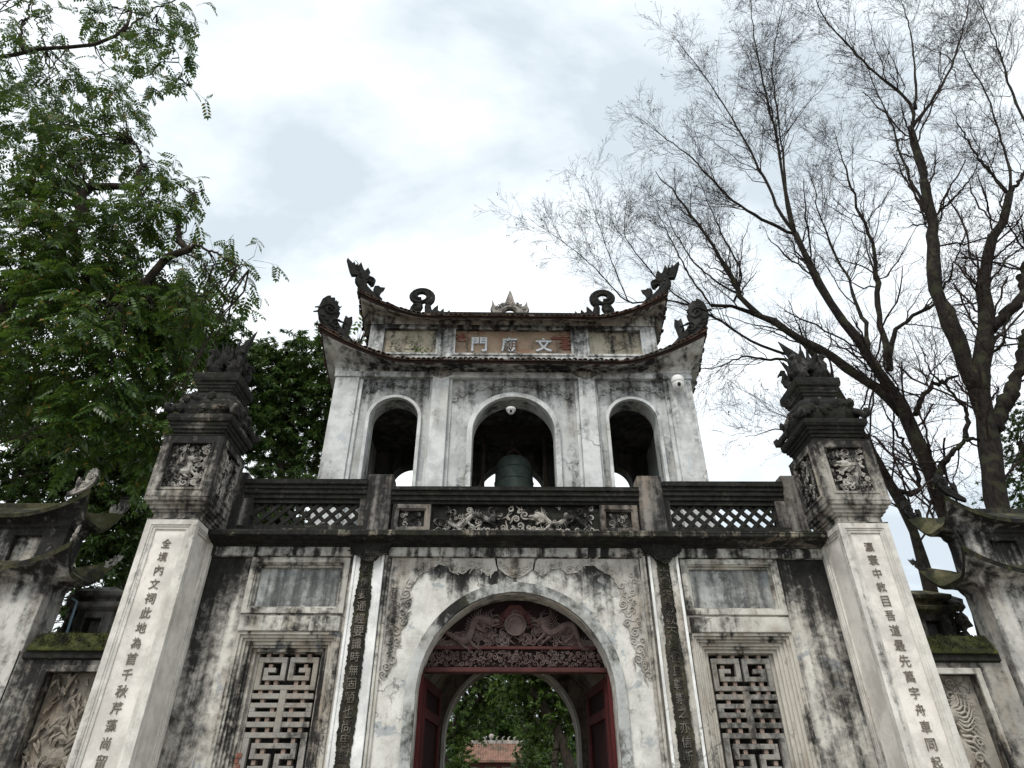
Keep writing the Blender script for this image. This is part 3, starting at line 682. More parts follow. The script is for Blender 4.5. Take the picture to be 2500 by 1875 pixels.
for s in (-1, 1):
    mb = MB(); mb.box(*sorted((s * 1.20, s * 1.30)), ty - .04, ty + .10, 0, 3.25); jamb = mb.build('door_jamb', 'door', G, .01)
    # leaf swung inward along the passage wall
    x0, x1 = sorted((s * 1.215, s * 1.29)); y0, y1 = ty + .105, ty + 1.25
    mb = MB(); mb.box(x0, x1, y0, y1, .05, 3.22); xi = s * 1.215
    mb.v = [(xi + (x - xi) * math.cos(s * .12) - (y - y0) * math.sin(s * .12), y0 + (x - xi) * math.sin(s * .12) + (y - y0) * math.cos(s * .12), z) for x, y, z in mb.v]; leaf = mb.build('door_leaf', 'doordark', G)
    mb = MB(); xi = s * 1.215; xa, xb = sorted((xi, xi - s * .03))
    for yy in (y0, y1 - .12): mb.box(xa, xb, yy, yy + .12, .05, 3.22)
    for zz in (.05, .9, 1.7, 2.0, 2.75, 3.10): mb.box(*sorted((xi, xi - s * .028)), y0 + .12, y1 - .12, zz, zz + .12)
    mb.v = [(xi + (x - xi) * math.cos(s * .12) - (y - y0) * math.sin(s * .12), y0 + (x - xi) * math.sin(s * .12) + (y - y0) * math.cos(s * .12), z) for x, y, z in mb.v]
    mb.build('door_rail', 'door', leaf, .006)

# ------------------------------------------------------------------ tower storey
TF, TB = 10.4, 13.37; HX = 3.36
hol = [[(-.745, 5.0)] + list(reversed(arch_pts(.745, 7.50, 28))) + [(.745, 5.0)]]
def sidearch(cx, hw, zs, zb=5.0): return [(cx - hw, zb)] + list(reversed(arch_pts(hw, zs, 24, cx))) + [(cx + hw, zb)]
out = [(-HX, 5.0)] + sidearch(-2.20, .44, 7.775) + hol[0] + sidearch(2.20, .44, 7.775) + [(HX, 5.0), (HX, 8.80), (-HX, 8.80)]
mb = MB(); mb.plate([out], TF, TF + .34); mb.build('tower_front_wall', 'towerfield', G, .012)
mb = MB(); mb.plate([out], TB - .34, TB); mb.build('tower_back_wall', 'shadedark', G)
for s in (-1, 1):
    x0, x1 = sorted((s * HX, s * (HX - .34))); mb = MB(); mb.box(x0, x1, TF + .34, TB - .34, 5.0, 8.80); mb.build('tower_side_wall', 'tower', G)
mb = MB(); mb.box(-HX + .34, HX - .34, TF + .34, TB - .34, 8.5, 8.62); mb.build('tower_ceiling', 'shadedark', G)
for s in (-1, 1):
    mb = MB(); mb.box(s * 1.3 - .11, s * 1.3 + .11, TF + .345, TB - .345, 8.28, 8.499); mb.build('ceiling_beam', 'beam', G)
for s in (-1, 1):
    mb = MB(); mb.box(*sorted((s * 2.93, s * 3.38)), TF - .10, TF + .10, 5.0, 8.66); mb.box(*sorted((s * 2.86, s * 2.93)), TF - .05, TF + .01, 5.0, 8.66); mb.build('corner_pilaster', 'tower', G, .012)
    mb = MB(); mb.box(*sorted((s * 1.22, s * 1.53)), TF - .15, TF + .01, 5.0, 8.654); mb.box(*sorted((s * 1.16, s * 1.22)), TF - .045, TF + .008, 5.0, 8.66); mb.box(*sorted((s * 1.53, s * 1.585)), TF - .045, TF + .008, 5.0, 8.66); mb.build('tower_pilaster', 'tower', G, .012)
    mb = MB(); mb.plate([band(.505, .445, 7.775, s * 2.20, 5.0)], TF - .075, TF + .01); mb.build('arch_trim', 'tower', G, .012)
mb = MB(); mb.plate([band(.845, .75, 7.50, 0, 5.0)], TF - .085, TF + .01); mb.build('arch_trim', 'tower', G, .012)
# field of the bays between the pilasters, valances with carved clouds
for cx, hw, n_, sd_ in ((0, 1.16, 26, 1), (-2.22, .62, 15, 2), (2.22, .62, 15, 3)):
    r = random.Random(sd_); mb = MB(); top = 8.66; L = []
    N = 44
    for k in range(N + 1):
        u = -1 + 2 * k / N; d = .13 + .36 * abs(u) ** 2.2 * (1.0 if cx == 0 else .7) + .03 * math.sin(k * 1.9) + r.uniform(-.012, .012)
        L.append((cx + u * hw, top - d))
    mb.plate([L + [(cx + hw, top), (cx - hw, top)]], TF - .022, TF + .005); v = mb.build('valance', 'towerfield', G)
    mb = MB()
    for k in range(1, N, 2):
        p = L[k]; rr = r.uniform(.035, .06)
        mb.scroll(p[0], p[1] + .035, TF - .028, rr, r.uniform(1, 1.6), r.uniform(0, 6), r.choice((-1, 1)), rr * .22, tail=rr * 1.1)
        if r.random() < .6: mb.scroll(p[0] + r.uniform(-.04, .04), p[1] + .11 + r.uniform(0, .06), TF - .028, rr * .8, 1.3, r.uniform(0, 6), r.choice((-1, 1)), rr * .2)
    tag(mb.build('cloud_scrolls', 'towerfield', v), kind='stuff')
mb = MB(); mb.profx([(TF + .01, 8.655), (TF - .115, 8.655), (TF - .125, 8.67), (TF - .125, 8.775), (TF + .01, 8.785)], -3.40, 3.40); mb.build('tower_frieze', 'tower', G, .006)
for s in (-1, 1):
    mb = MB(); cx = s * 1.375
    mb.plate([[(cx - .22, 8.78), (cx - .2, 8.71), (cx - .1, 8.66), (cx, 8.60), (cx + .1, 8.66), (cx + .2, 8.71), (cx + .22, 8.78)]], TF - .17, TF - .125)
    for k in range(5): mb.scroll(cx + (k - 2) * .07, 8.71 - .03 * (2 - abs(k - 2)), TF - .175, .035, 1.3, k, 1 if k % 2 else -1, .01)
    mb.build('pilaster_bracket', 'eave', G, .005)

def roof(parent, cy, a, b, rings, n=40, c0=.45, pw=2.5, kx=1.0):
    """lofted eave: rings of (offset, z, corner lift, corner reach)"""
    P = []
    ts = [-1 + 2 * k / n for k in range(n)]
    def c(t): return max(0.0, (abs(t) - c0) / (1 - c0)) ** pw
    for o_, z, l, e_ in rings:
        row = []
        for side in range(4):
            for t in ts:
                k = c(t); sg = 1 if t > 0 else -1
                if side == 0: x, y = t * (a + o_ * kx) + sg * e_ * k, cy - (b + o_) - e_ * k
                elif side == 1: x, y = a + o_ * kx + e_ * k, cy + t * (b + o_) + sg * e_ * k
                elif side == 2: x, y = -t * (a + o_ * kx) - sg * e_ * k, cy + (b + o_) + e_ * k
                else: x, y = -(a + o_ * kx) - e_ * k, cy - t * (b + o_) - sg * e_ * k
                row.append((x, y, z + l * k))
        P.append(row)
    return P
def loft(P, cx, lo, hi, name, mat, parent, smooth=True, bevel=0.0):
    mb = MB(); N = len(P[0])
    for k in range(lo, hi + 1): mb.v += [(cx + p[0], p[1], p[2]) for p in P[k]]
    for k in range(hi - lo):
        for j in range(N):
            a, b = k * N + j, k * N + (j + 1) % N
            mb.f.append((a, b, b + N, a + N))
    return mb.build(name, mat, parent, smooth=False, bevel=bevel)
tile_me = MB()
for k in range(7):
    a0, a1 = math.pi * k / 6, 0
tile_me = MB(); prof = [(.047 * math.cos(math.pi * k / 6), .034 * math.sin(math.pi * k / 6)) for k in range(7)] + [(.033 * math.cos(math.pi * k / 6), .022 * math.sin(math.pi * k / 6)) for k in range(6, -1, -1)]
tile_me.plate([prof], -.02, .16); tile_me = tile_me.mesh('roof_tile'); tile_me.materials.append(M['tile'])
def eave_tiles(P, ring, cx, parent, step=.098, sides=(0,), slope=.5, n=40, scale=1.0):
    r = random.Random(77)
    for side in sides:
        row = [Vector(p) + Vector((cx, 0, 0)) for p in P[ring][side * n:(side + 1) * n]] + [Vector(P[ring][((side + 1) * n) % len(P[ring])]) + Vector((cx, 0, 0))]
        L = [0.0]
        for k in range(len(row) - 1): L.append(L[-1] + (row[k + 1] - row[k]).length)
        d = step / 2
        while d < L[-1]:
            k = max(i_ for i_ in range(len(L) - 1) if L[i_] <= d); t = (d - L[k]) / (L[k + 1] - L[k])
            p = row[k].lerp(row[k + 1], t); tg = (row[k + 1] - row[k]).normalized()
            inw = Vector((-tg.y, tg.x, 0)).normalized() if side in (0,) else Vector((-tg.y, tg.x, 0)).normalized()
            yv = (inw * math.cos(slope) + Vector((0, 0, 1)) * math.sin(slope)); xv = tg; zv = xv.cross(yv).normalized(); yv = zv.cross(xv)
            o = bpy.data.objects.new('roof_tile', tile_me)
            o.matrix_world = Matrix.Translation(p + zv * r.uniform(-.012, .012) + yv * r.uniform(-.03, .012)) @ Matrix((xv, yv, zv)).transposed().to_4x4() @ Matrix.Rotation(r.uniform(-.16, .16), 4, 'Y') @ Matrix.Scale(scale, 4)
            if r.random() > .04: link(o, parent)
            d += step * r.uniform(.93, 1.07)
cyT = (TF + TB) / 2; bT = (TB - TF) / 2
# lower eave
RL = [(.10, 8.775, .0, .0), (.11, 8.80, .06, .0), (.16, 8.805, .16, .01), (.20, 8.80, .22, .02), (.30, 8.775, .38, .05), (.40, 8.755, .56, .08), (.43, 8.755, .62, .09), (.44, 8.80, .66, .10), (.47, 8.80, .68, .11), (.475, 8.825, .70, .11),
      (.30, 8.93, .55, .06), (.0, 9.12, .25, .0), (-.34, 9.38, .0, .0)]
PL = roof(G, cyT, HX, bT, RL, c0=.56, pw=1.55, kx=.5)
lower = loft(PL, 0, 0, 6, 'lower_eave', 'horn', G)
loft(PL, 0, 6, 8, 'eave_board', 'tilewood', lower); lr = loft(PL, 0, 8, 12, 'lower_roof', 'tile', G)
eave_tiles(PL, 9, 0, lr, sides=(0, 1, 3))
# name tier
UF, UB, UX = 10.75, 13.02, 2.97; cyU = (UF + UB) / 2; bU = (UB - UF) / 2
mb = MB(); mb.box(-UX, UX, UF + .10, UB, 9.2, 10.40); mb.build('name_tier_wall', 'tower', G)
mb = MB()
fr = [rect(-UX - .01, UX + .01, 9.25, 10.42)] + [rect(-1.20, 1.20, 9.56, 10.20), rect(-2.68, -1.58, 9.56, 10.20), rect(1.56, 2.66, 9.56, 10.20)]
mb.plate(fr, UF, UF + .12); mb.build('name_tier_frame', 'tower', G, .012)
mb = MB()
for x0, x1 in ((-1.24, 1.24), (-2.72, -1.54), (1.52, 2.70)): mb.ring(x0, x1, 9.52, 10.24, .05, UF - .022, UF + .01)
mb.build('panel_moulding', 'tower', G, .006)
mb = MB(); mb.box(-1.2, 1.2, UF + .07, UF + .099, 9.56, 10.2); npn = mb.build('name_panel', 'namefield', G)
for ch, x in (('門', -.70), ('廟', -.08), ('文', .63)): put('character', char_mesh(ch, 'char', .1, .02), (x, UF + .055, 9.83), npn, (R(90), 0, 0), (.34, .36, .3))
bk = MB().box(-.085, .085, -.02, .02, -.021, .021).mesh('brick'); bk.materials.append(M['brick'])
for k in range(9):
    for j in range(2 if k in (2, 3) else 1): put('brick', bk, (1.10 - j * .18 - (.05 if k % 2 else 0), UF + .062, 10.165 - k * .052), npn)
for k in range(4): put('brick', bk, (-1.10 + (.03 if k % 2 else 0), UF + .064, 10.10 - k * .052), npn)
for s in (-1, 1):
    mb = MB(); mb.box(*sorted((s * 1.57, s * 2.67)), UF + .07, UF + .099, 9.56, 10.2); sp = mb.build('side_panel', 'sidefield', G)
    mb = MB(); r = random.Random(33 + s)
    for k in range(5): mb.scroll(s * 2.12 + r.uniform(-.3, .3), 9.85 + r.uniform(-.12, .12), UF + .068, r.uniform(.05, .09), 1.2, r.uniform(0, 6), r.choice((-1, 1)), .014, tail=.14)
    mb.tube([(s * 2.12 - .12 + .05 * k, UF + .066, 9.72 + .003 * (k - 1) ** 2 * (k > 0)) for k in range(9)], [.016] * 5 + [.013, .011, .008, .004], 5); tag(mb.build('worn_carving', 'sidefield', sp), kind='stuff')
# upper eave and roof
RU = [(.02, 10.30, .0, .0), (.04, 10.325, .10, .0), (.05, 10.36, .2, .0), (.10, 10.345, .24, .01), (.18, 10.30, .33, .03), (.28, 10.24, .42, .05), (.32, 10.225, .49, .06), (.33, 10.26, .54, .07), (.36, 10.26, .57, .08), (.365, 10.285, .58, .08),
      (.20, 10.44, .50, .05), (-.2, 10.76, .25, .0), (-.7, 11.15, .05, 0), (-1.09, 11.46, .0, .0)]
PU = roof(G, cyU, UX, bU, RU, c0=.56, pw=1.6, kx=.5)
upper = loft(PU, 0, 0, 6, 'upper_eave', 'eave', G)
loft(PU, 0, 6, 8, 'eave_board', 'tilewood', upper); ur = loft(PU, 0, 8, 13, 'upper_roof', 'tile', G)
eave_tiles(PU, 9, 0, ur, sides=(0, 1, 3), slope=.62)
mb = MB(); mb.box(-1.95, 1.95, cyU - .09, cyU + .09, 11.38, 11.56); ridge = mb.build('ridge', 'ornament', G, .02)

# roof ornaments: silhouettes with thickness and carved rolls
def placed(mb, org, rz, mirror=1, sc_=1.0):
    """ornament drawn in XZ at the origin -> rotated about Z and moved"""
    c, s_ = math.cos(rz), math.sin(rz)
    mb.v = [(org[0] + (x * mirror * c - y * s_) * sc_, org[1] + (x * mirror * s_ + y * c) * sc_, org[2] + z * sc_) for x, y, z in mb.v]
    if mirror < 0: mb.f = [tuple(reversed(f)) for f in mb.f]
    return mb
def coil_dragon():
    m = MB()
    # tail coil: thick ring rolling inwards, standing on a foot
    P = []; Q = []
    for k in range(40):
        t = k / 39; a = R(-62) + t * 2 * math.pi * 1.95; rr = .275 * (1 - .66 * t)
        P.append((rr * 1.06 * math.cos(a), -.05 * t, .56 + rr * .92 * math.sin(a))); Q.append(.068 * (1 - .25 * t) if t > .06 else .08)
    m.tube(P, Q, 8); m.tube([(.22, 0, .0), (.20, 0, .14), (.17, 0, .30)], [.10, .09, .075], 8)
    m.plate([[(-.24, 0), (.02, 0), (.03, .08), (-.01, .14), (.03, .2), (.06, .29), (-.02, .34), (-.16, .32), (-.22, .2)]], -.07, .07)
    m.blob((-.06, -.06, .17), (.09, .05, .08)); m.scroll(-.1, .22, -.08, .07, 1.4, 0, 1, .02)
    # serrated crest running toward the middle of the ridge
    m.plate([[(.1, -.02), (.80, -.02), (.84, .10), (.78, .06), (.72, .05), (.70, .15), (.64, .07), (.57, .08), (.56, .2), (.48, .1), (.42, .14), (.42, .30), (.33, .2), (.28, .12), (.2, .14)]], -.045, .045)
    return m
for s in (-1, 1):
    m = placed(coil_dragon(), (s * 2.18, cyU, 11.50), 0, -s, 1.0); m.build('ridge_dragon', 'ornament', G, .012)
m = MB()
ringp = [(.33 * math.cos(a), .05 + .30 * math.sin(a)) for a in [math.pi * k / 16 for k in range(17)]]
inn = [(.17 * math.cos(a), .0 + .17 * math.sin(a)) for a in [math.pi * k / 12 for k in range(13)]]
m.plate([[(.45, -.02), (.40, .08), (.46, .16), (.42, .24), (.41, .40), (.35, .27), (.27, .22), (.24, .30), (.2, .34), (.15, .30), (.10, .40), (.085, .50), (.02, .72), (-.01, .72), (-.07, .52), (-.10, .40), (-.15, .30), (-.2, .34), (-.24, .30), (-.27, .22), (-.36, .27), (-.42, .45), (-.43, .26), (-.46, .16), (-.40, .08), (-.45, -.02)] + [(-.17, -.02)] + list(reversed(inn)) + [(.17, -.02)]], -.05, .05)
m.tube([(.22 * math.cos(a), -.055, .22 * math.sin(a)) for a in [math.pi * k / 16 for k in range(17)]], .028, 6)
for k in range(8): m.scroll(.33 * math.cos(.3 + k * .36), .12 + .2 * math.sin(.3 + k * .36), -.06, .05, 1.3, k, 1 if k % 2 else -1, .016)
m = placed(m, (-.06, cyU, 11.53), 0); m.build('sun_flame_finial', 'flame', G, .012)
def corner_of(P, side, cx=0): return Vector(P[9][side * 40]) + Vector((cx, 0, 0))
def flame_corner():
    m = MB()       # +x runs outwards along the hip
    m.plate([[(-.55, -.30), (-.30, -.16), (-.02, .02), (.10, .18), (.12, .30), (.06, .34), (.10, .37), (.20, .33), (.25, .42), (.32, .60), (.38, .78), (.28, .70), (.24, .67), (.22, .74), (.17, .64), (.13, .69), (.12, .62), (.06, .78), (.0, .64), (-.03, .58), (-.06, .56), (-.12, .68), (-.19, .55), (-.17, .45),
               (-.27, .43), (-.34, .33), (-.33, .24), (-.26, .19), (-.24, .26), (-.18, .29), (-.13, .22), (-.18, .12), (-.3, .02), (-.42, -.02), (-.55, -.12)]], -.055, .055)
    m.scroll(-.24, .31, -.05, .11, 1.3, 0, 1, .035); m.scroll(-.24, .31, .05, .11, 1.3, 0, 1, .035)
    m.plate([[(-.47, -.12), (-.52, .12), (-.58, .22), (-.46, .19), (-.42, .22), (-.33, .18), (-.36, .0)]], -.07, .07)
    for k in range(5): m.flame(-.05 + .05 * k, .20 + .1 * k, -.06, .2, 1.2 + .1 * k, .022)
    return m
def curl_corner():
    m = MB()
    m.plate([[(-.75, -.34), (-.45, -.22), (-.12, -.02), (.04, .22), (.10, .45), (.06, .66), (-.02, .77), (-.08, .80), (-.10, .75), (-.17, .78), (-.19, .70), (-.26, .70), (-.25, .62), (-.31, .57), (-.28, .50), (-.33, .42), (-.30, .34), (-.28, .25), (-.37, .12), (-.52, .0), (-.62, -.1), (-.75, -.2)],
             [(-.12, .58), (-.05, .60), (-.02, .55), (-.08, .52)]], -.07, .07)
    m.scroll(-.12, .44, -.075, .145, 1.5, .6, 1, .04, tail=.2); m.scroll(-.12, .44, .075, .145, 1.5, .6, 1, .04, tail=.2)
    m.scroll(-.28, .12, -.075, .12, 1.4, 2, -1, .03, tail=.15)
    for k in range(5): m.flame(-.5 + .1 * k, -.16 + .08 * k, -.075, .22, .7, .025)
    for k in range(9):
        a = .5 + k * .28; m.flame(-.12 + .17 * math.cos(a), .46 + .26 * math.sin(a), 0, (.05, .09, .065, .11)[k % 4], a + .6, .03, .4)
    m.plate([[(-.56, .0), (-.60, .26), (-.57, .44), (-.50, .38), (-.44, .42), (-.42, .2), (-.46, .12), (-.50, -.02)]], -.06, .06)
    return m
for P, mk, dz, sc_ in ((PL, curl_corner, -.06, .98), (PU, flame_corner, .02, .92)):
    for side, rz, mr in ((0, R(25), -1), (1, R(-25), 1), (2, R(25), 1), (3, R(-25), -1)):
        p = corner_of(P, side)
        m = placed(mk(), (p.x, p.y, p.z + dz), rz, mr, sc_); m.build('corner_dragon', 'ornament', G, .012)
# hip ridges down to the corners
for P, top in ((PL, 12), (PU, 13)):
    for side in range(4):
        pts = [Vector(P[k][side * 40]) for k in range(9, top + 1)]
        mb = MB(); mb.tube([p + Vector((0, 0, .03)) for p in pts], [.05] * len(pts), 6); mb.build('hip_ridge', 'ornament', G)

# ------------------------------------------------------------------ the bell in the tower
B = thing('bronze_bell', (.03, 11.9, 6.1), 'large dark green bronze bell hanging in the tower behind the middle arch', 'bell')
mb = MB(); mb.lathe(.03, 11.9, [(.44, 6.1), (.43, 6.14), (.40, 6.25), (.39, 6.6), (.385, 7.0), (.38, 7.3), (.37, 7.5), (.345, 7.62), (.29, 7.71), (.18, 7.77), (.04, 7.785)], 36); mb.build('bell_body', 'bronze', B, smooth=True)
mb = MB()
for z, rr in ((6.3, .405), (6.75, .388), (7.2, .387), (7.45, .377)): mb.tube([(.03 + rr * math.cos(a), 11.9 + rr * math.sin(a), z) for a in [2 * math.pi * k / 36 for k in range(37)]], .01, 5)
mb.build('bell_band', 'bronze', B)
mb = MB(); mb.tube([(.03 + .14 * math.cos(a), 11.9, 7.76 + .2 * math.sin(a)) for a in [math.pi * k / 10 for k in range(11)]], .035, 8); mb.tube([(.03, 11.9, 7.93), (.03, 11.9, 8.30)], .025, 6); mb.build('hanging_loop', 'beam', B)
mb = MB(); mb.box(-1.19, 1.19, 11.82, 11.98, 8.29, 8.47); mb.build('hanging_beam', 'beam', B)
# bell frame posts
for s in (-1, 1):
    mb = MB(); mb.box(s * .62 - .035 + .03, s * .62 + .035 + .03, 11.86, 11.94, 5.0, 8.29); mb.build('frame_post', 'beam', B)

# ------------------------------------------------------------------ leaves and twigs, vectorised
rg = np.random.default_rng(5)
def rotmats(yaw, pitch, roll):
    cy_, sy_, cp, sp_, cr_, sr_ = np.cos(yaw), np.sin(yaw), np.cos(pitch), np.sin(pitch), np.cos(roll), np.sin(roll)
    Z = np.zeros_like(yaw); O = np.ones_like(yaw)
    Rz = np.stack([np.stack([cy_, -sy_, Z], -1), np.stack([sy_, cy_, Z], -1), np.stack([Z, Z, O], -1)], -2)
    Ry = np.stack([np.stack([cp, Z, sp_], -1), np.stack([Z, O, Z], -1), np.stack([-sp_, Z, cp], -1)], -2)
    Rx = np.stack([np.stack([O, Z, Z], -1), np.stack([Z, cr_, -sr_], -1), np.stack([Z, sr_, cr_], -1)], -2)
    return Rz @ Ry @ Rx
def stamp(tv, tf, pos, rot, scl):
    V = np.einsum('nij,vj->nvi', rot, tv) * scl[:, None, None] + pos[:, None, :]
    F = tf[None] + (np.arange(len(pos)) * len(tv))[:, None, None]
    return V.reshape(-1, 3), F.reshape(-1, tf.shape[1])
def leaflet(x, y, z, ang, droop, L, Wd):
    d = np.array([math.cos(ang) * math.cos(droop), math.sin(ang) * math.cos(droop), -math.sin(droop)]); sd_ = np.array([-math.sin(ang), math.cos(ang), 0.])
    b = np.array([x, y, z]); fold = np.array([0, 0, .12 * Wd])
    return [b, b + d * L * .45 + sd_ * Wd / 2 + fold, b + d * L, b + d * L * .45 - sd_ * Wd / 2 + fold]
def pinnate(pairs=5, Rl=.30, L=.125, Wd=.052):
    v = []; f = []
    for i in range(pairs):
        t = .22 + .78 * i / (pairs - 1); x = Rl * t; z = -.30 * Rl * t * t
        for sg in (-1, 1):
            k = len(v); v += leaflet(x, sg * .004, z, sg * R(62 - 12 * t), R(28), L * (1 - .25 * abs(t - .6)), Wd); f += [[k, k + 3, k + 2, k + 1]]
    k = len(v); v += leaflet(Rl, 0, -.30 * Rl, 0, R(35), L, Wd); f.append([k, k + 3, k + 2, k + 1])
    k = len(v); v += [np.array(p) for p in ((0, -.003, 0), (0, .003, 0), (Rl, .002, -.30 * Rl), (Rl, -.002, -.30 * Rl))]; f.append([k, k + 1, k + 2, k + 3])
    return np.array(v), np.array(f)
def whorl(n=7, L=.2, Wd=.05):
    v = []; f = []
    for i in range(n):
        k = len(v); v += leaflet(0, 0, 0, 2 * math.pi * i / n + .3 * (i % 2), R(20 + 28 * (i % 3)), L * (1 - .12 * (i % 3)), Wd); f.append([k, k + 3, k + 2, k + 1])
    return np.array(v), np.array(f)
def sprig_leaf(n=6, L=.12, Wd=.06):
    v = []; f = []
    for i in range(n):
        k = len(v); v += leaflet(.05 * i, 0, -.004 * i * i, (1 if i % 2 else -1) * R(55), R(15), L, Wd); f.append([k, k + 3, k + 2, k + 1])
    return np.array(v), np.array(f)
def tubes_np(P, Rad, n=3):
    """P (N,m,3), Rad (N,m) -> verts, quads"""
    N, m, _ = P.shape; d = P[:, -1] - P[:, 0]; d /= np.linalg.norm(d, axis=1, keepdims=True) + 1e-9
    h = np.where(np.abs(d[:, 2:3]) < .9, np.array([[0, 0, 1.]]), np.array([[1., 0, 0]])); u = np.cross(d, h); u /= np.linalg.norm(u, axis=1, keepdims=True) + 1e-9; w_ = np.cross(d, u)
    a = np.arange(n) * 2 * np.pi / n; ring = np.cos(a)[None, :, None] * u[:, None] + np.sin(a)[None, :, None] * w_[:, None]
    V = P[:, :, None, :] + ring[:, None] * Rad[:, :, None, None]
    idx = np.arange(N * m * n).reshape(N, m, n); A = idx[:, :-1]; Bq = idx[:, 1:]
    F = np.stack([A, np.roll(A, -1, 2), np.roll(Bq, -1, 2), Bq], -1).reshape(-1, 4)
    return V.reshape(-1, 3), F
def resample(pts, m):
    pts = np.array([tuple(p) for p in pts], float); d = np.r_[0, np.cumsum(np.linalg.norm(np.diff(pts, axis=0), axis=1))]
    t = np.linspace(0, d[-1], m); out = np.stack([np.interp(t, d, pts[:, i]) for i in range(3)], 1)
    for _ in range(2): out[1:-1] = .25 * out[:-2] + .5 * out[1:-1] + .25 * out[2:]
    return out
def spawn(P, Rd, nch, t0, ang, length, up, m, wig, rfac, r=rg, t1=.98, rmin=.0, thick=False):
    N, mp, _ = P.shape; reps = np.repeat(np.arange(N), nch); K = len(reps)
    t = t0 + (t1 - t0) * r.random(K); fi = t * (mp - 1); i0 = np.minimum(fi.astype(int), mp - 2); fr_ = (fi - i0)[:, None]
    base = P[reps, i0] * (1 - fr_) + P[reps, i0 + 1] * fr_; tg = P[reps, i0 + 1] - P[reps, i0]; tg /= np.linalg.norm(tg, axis=1, keepdims=True) + 1e-9
    rd = r.normal(size=(K, 3)); perp = rd - tg * (rd * tg).sum(1, keepdims=True); perp /= np.linalg.norm(perp, axis=1, keepdims=True) + 1e-9
    a = np.radians(ang[0] + ang[1] * r.normal(size=K))[:, None]
    d = tg * np.cos(a) + perp * np.sin(a); d[:, 2] += up; d /= np.linalg.norm(d, axis=1, keepdims=True)
    L = (length[0] + (length[1] - length[0]) * r.random(K)) * (.85 if thick else 1.2 - .65 * t)
    s_ = np.linspace(0, 1, m)[None, :, None]
    wob = np.cumsum(r.normal(size=(K, m, 3)) * wig, 1); wob[:, 0] = 0
    Pn = base[:, None] + d[:, None] * (L[:, None, None] * s_) + wob * L[:, None, None] ; Pn[:, :, 2] += up * .5 * (s_[..., 0] ** 2) * L[:, None]
    r0 = (Rd[reps, i0] * (1 - fr_[:, 0]) + Rd[reps, i0 + 1] * fr_[:, 0]) * rfac
    Rn = np.maximum(rmin, r0[:, None] * (1 - .75 * np.linspace(0, 1, m)[None]))
    return Pn, Rn


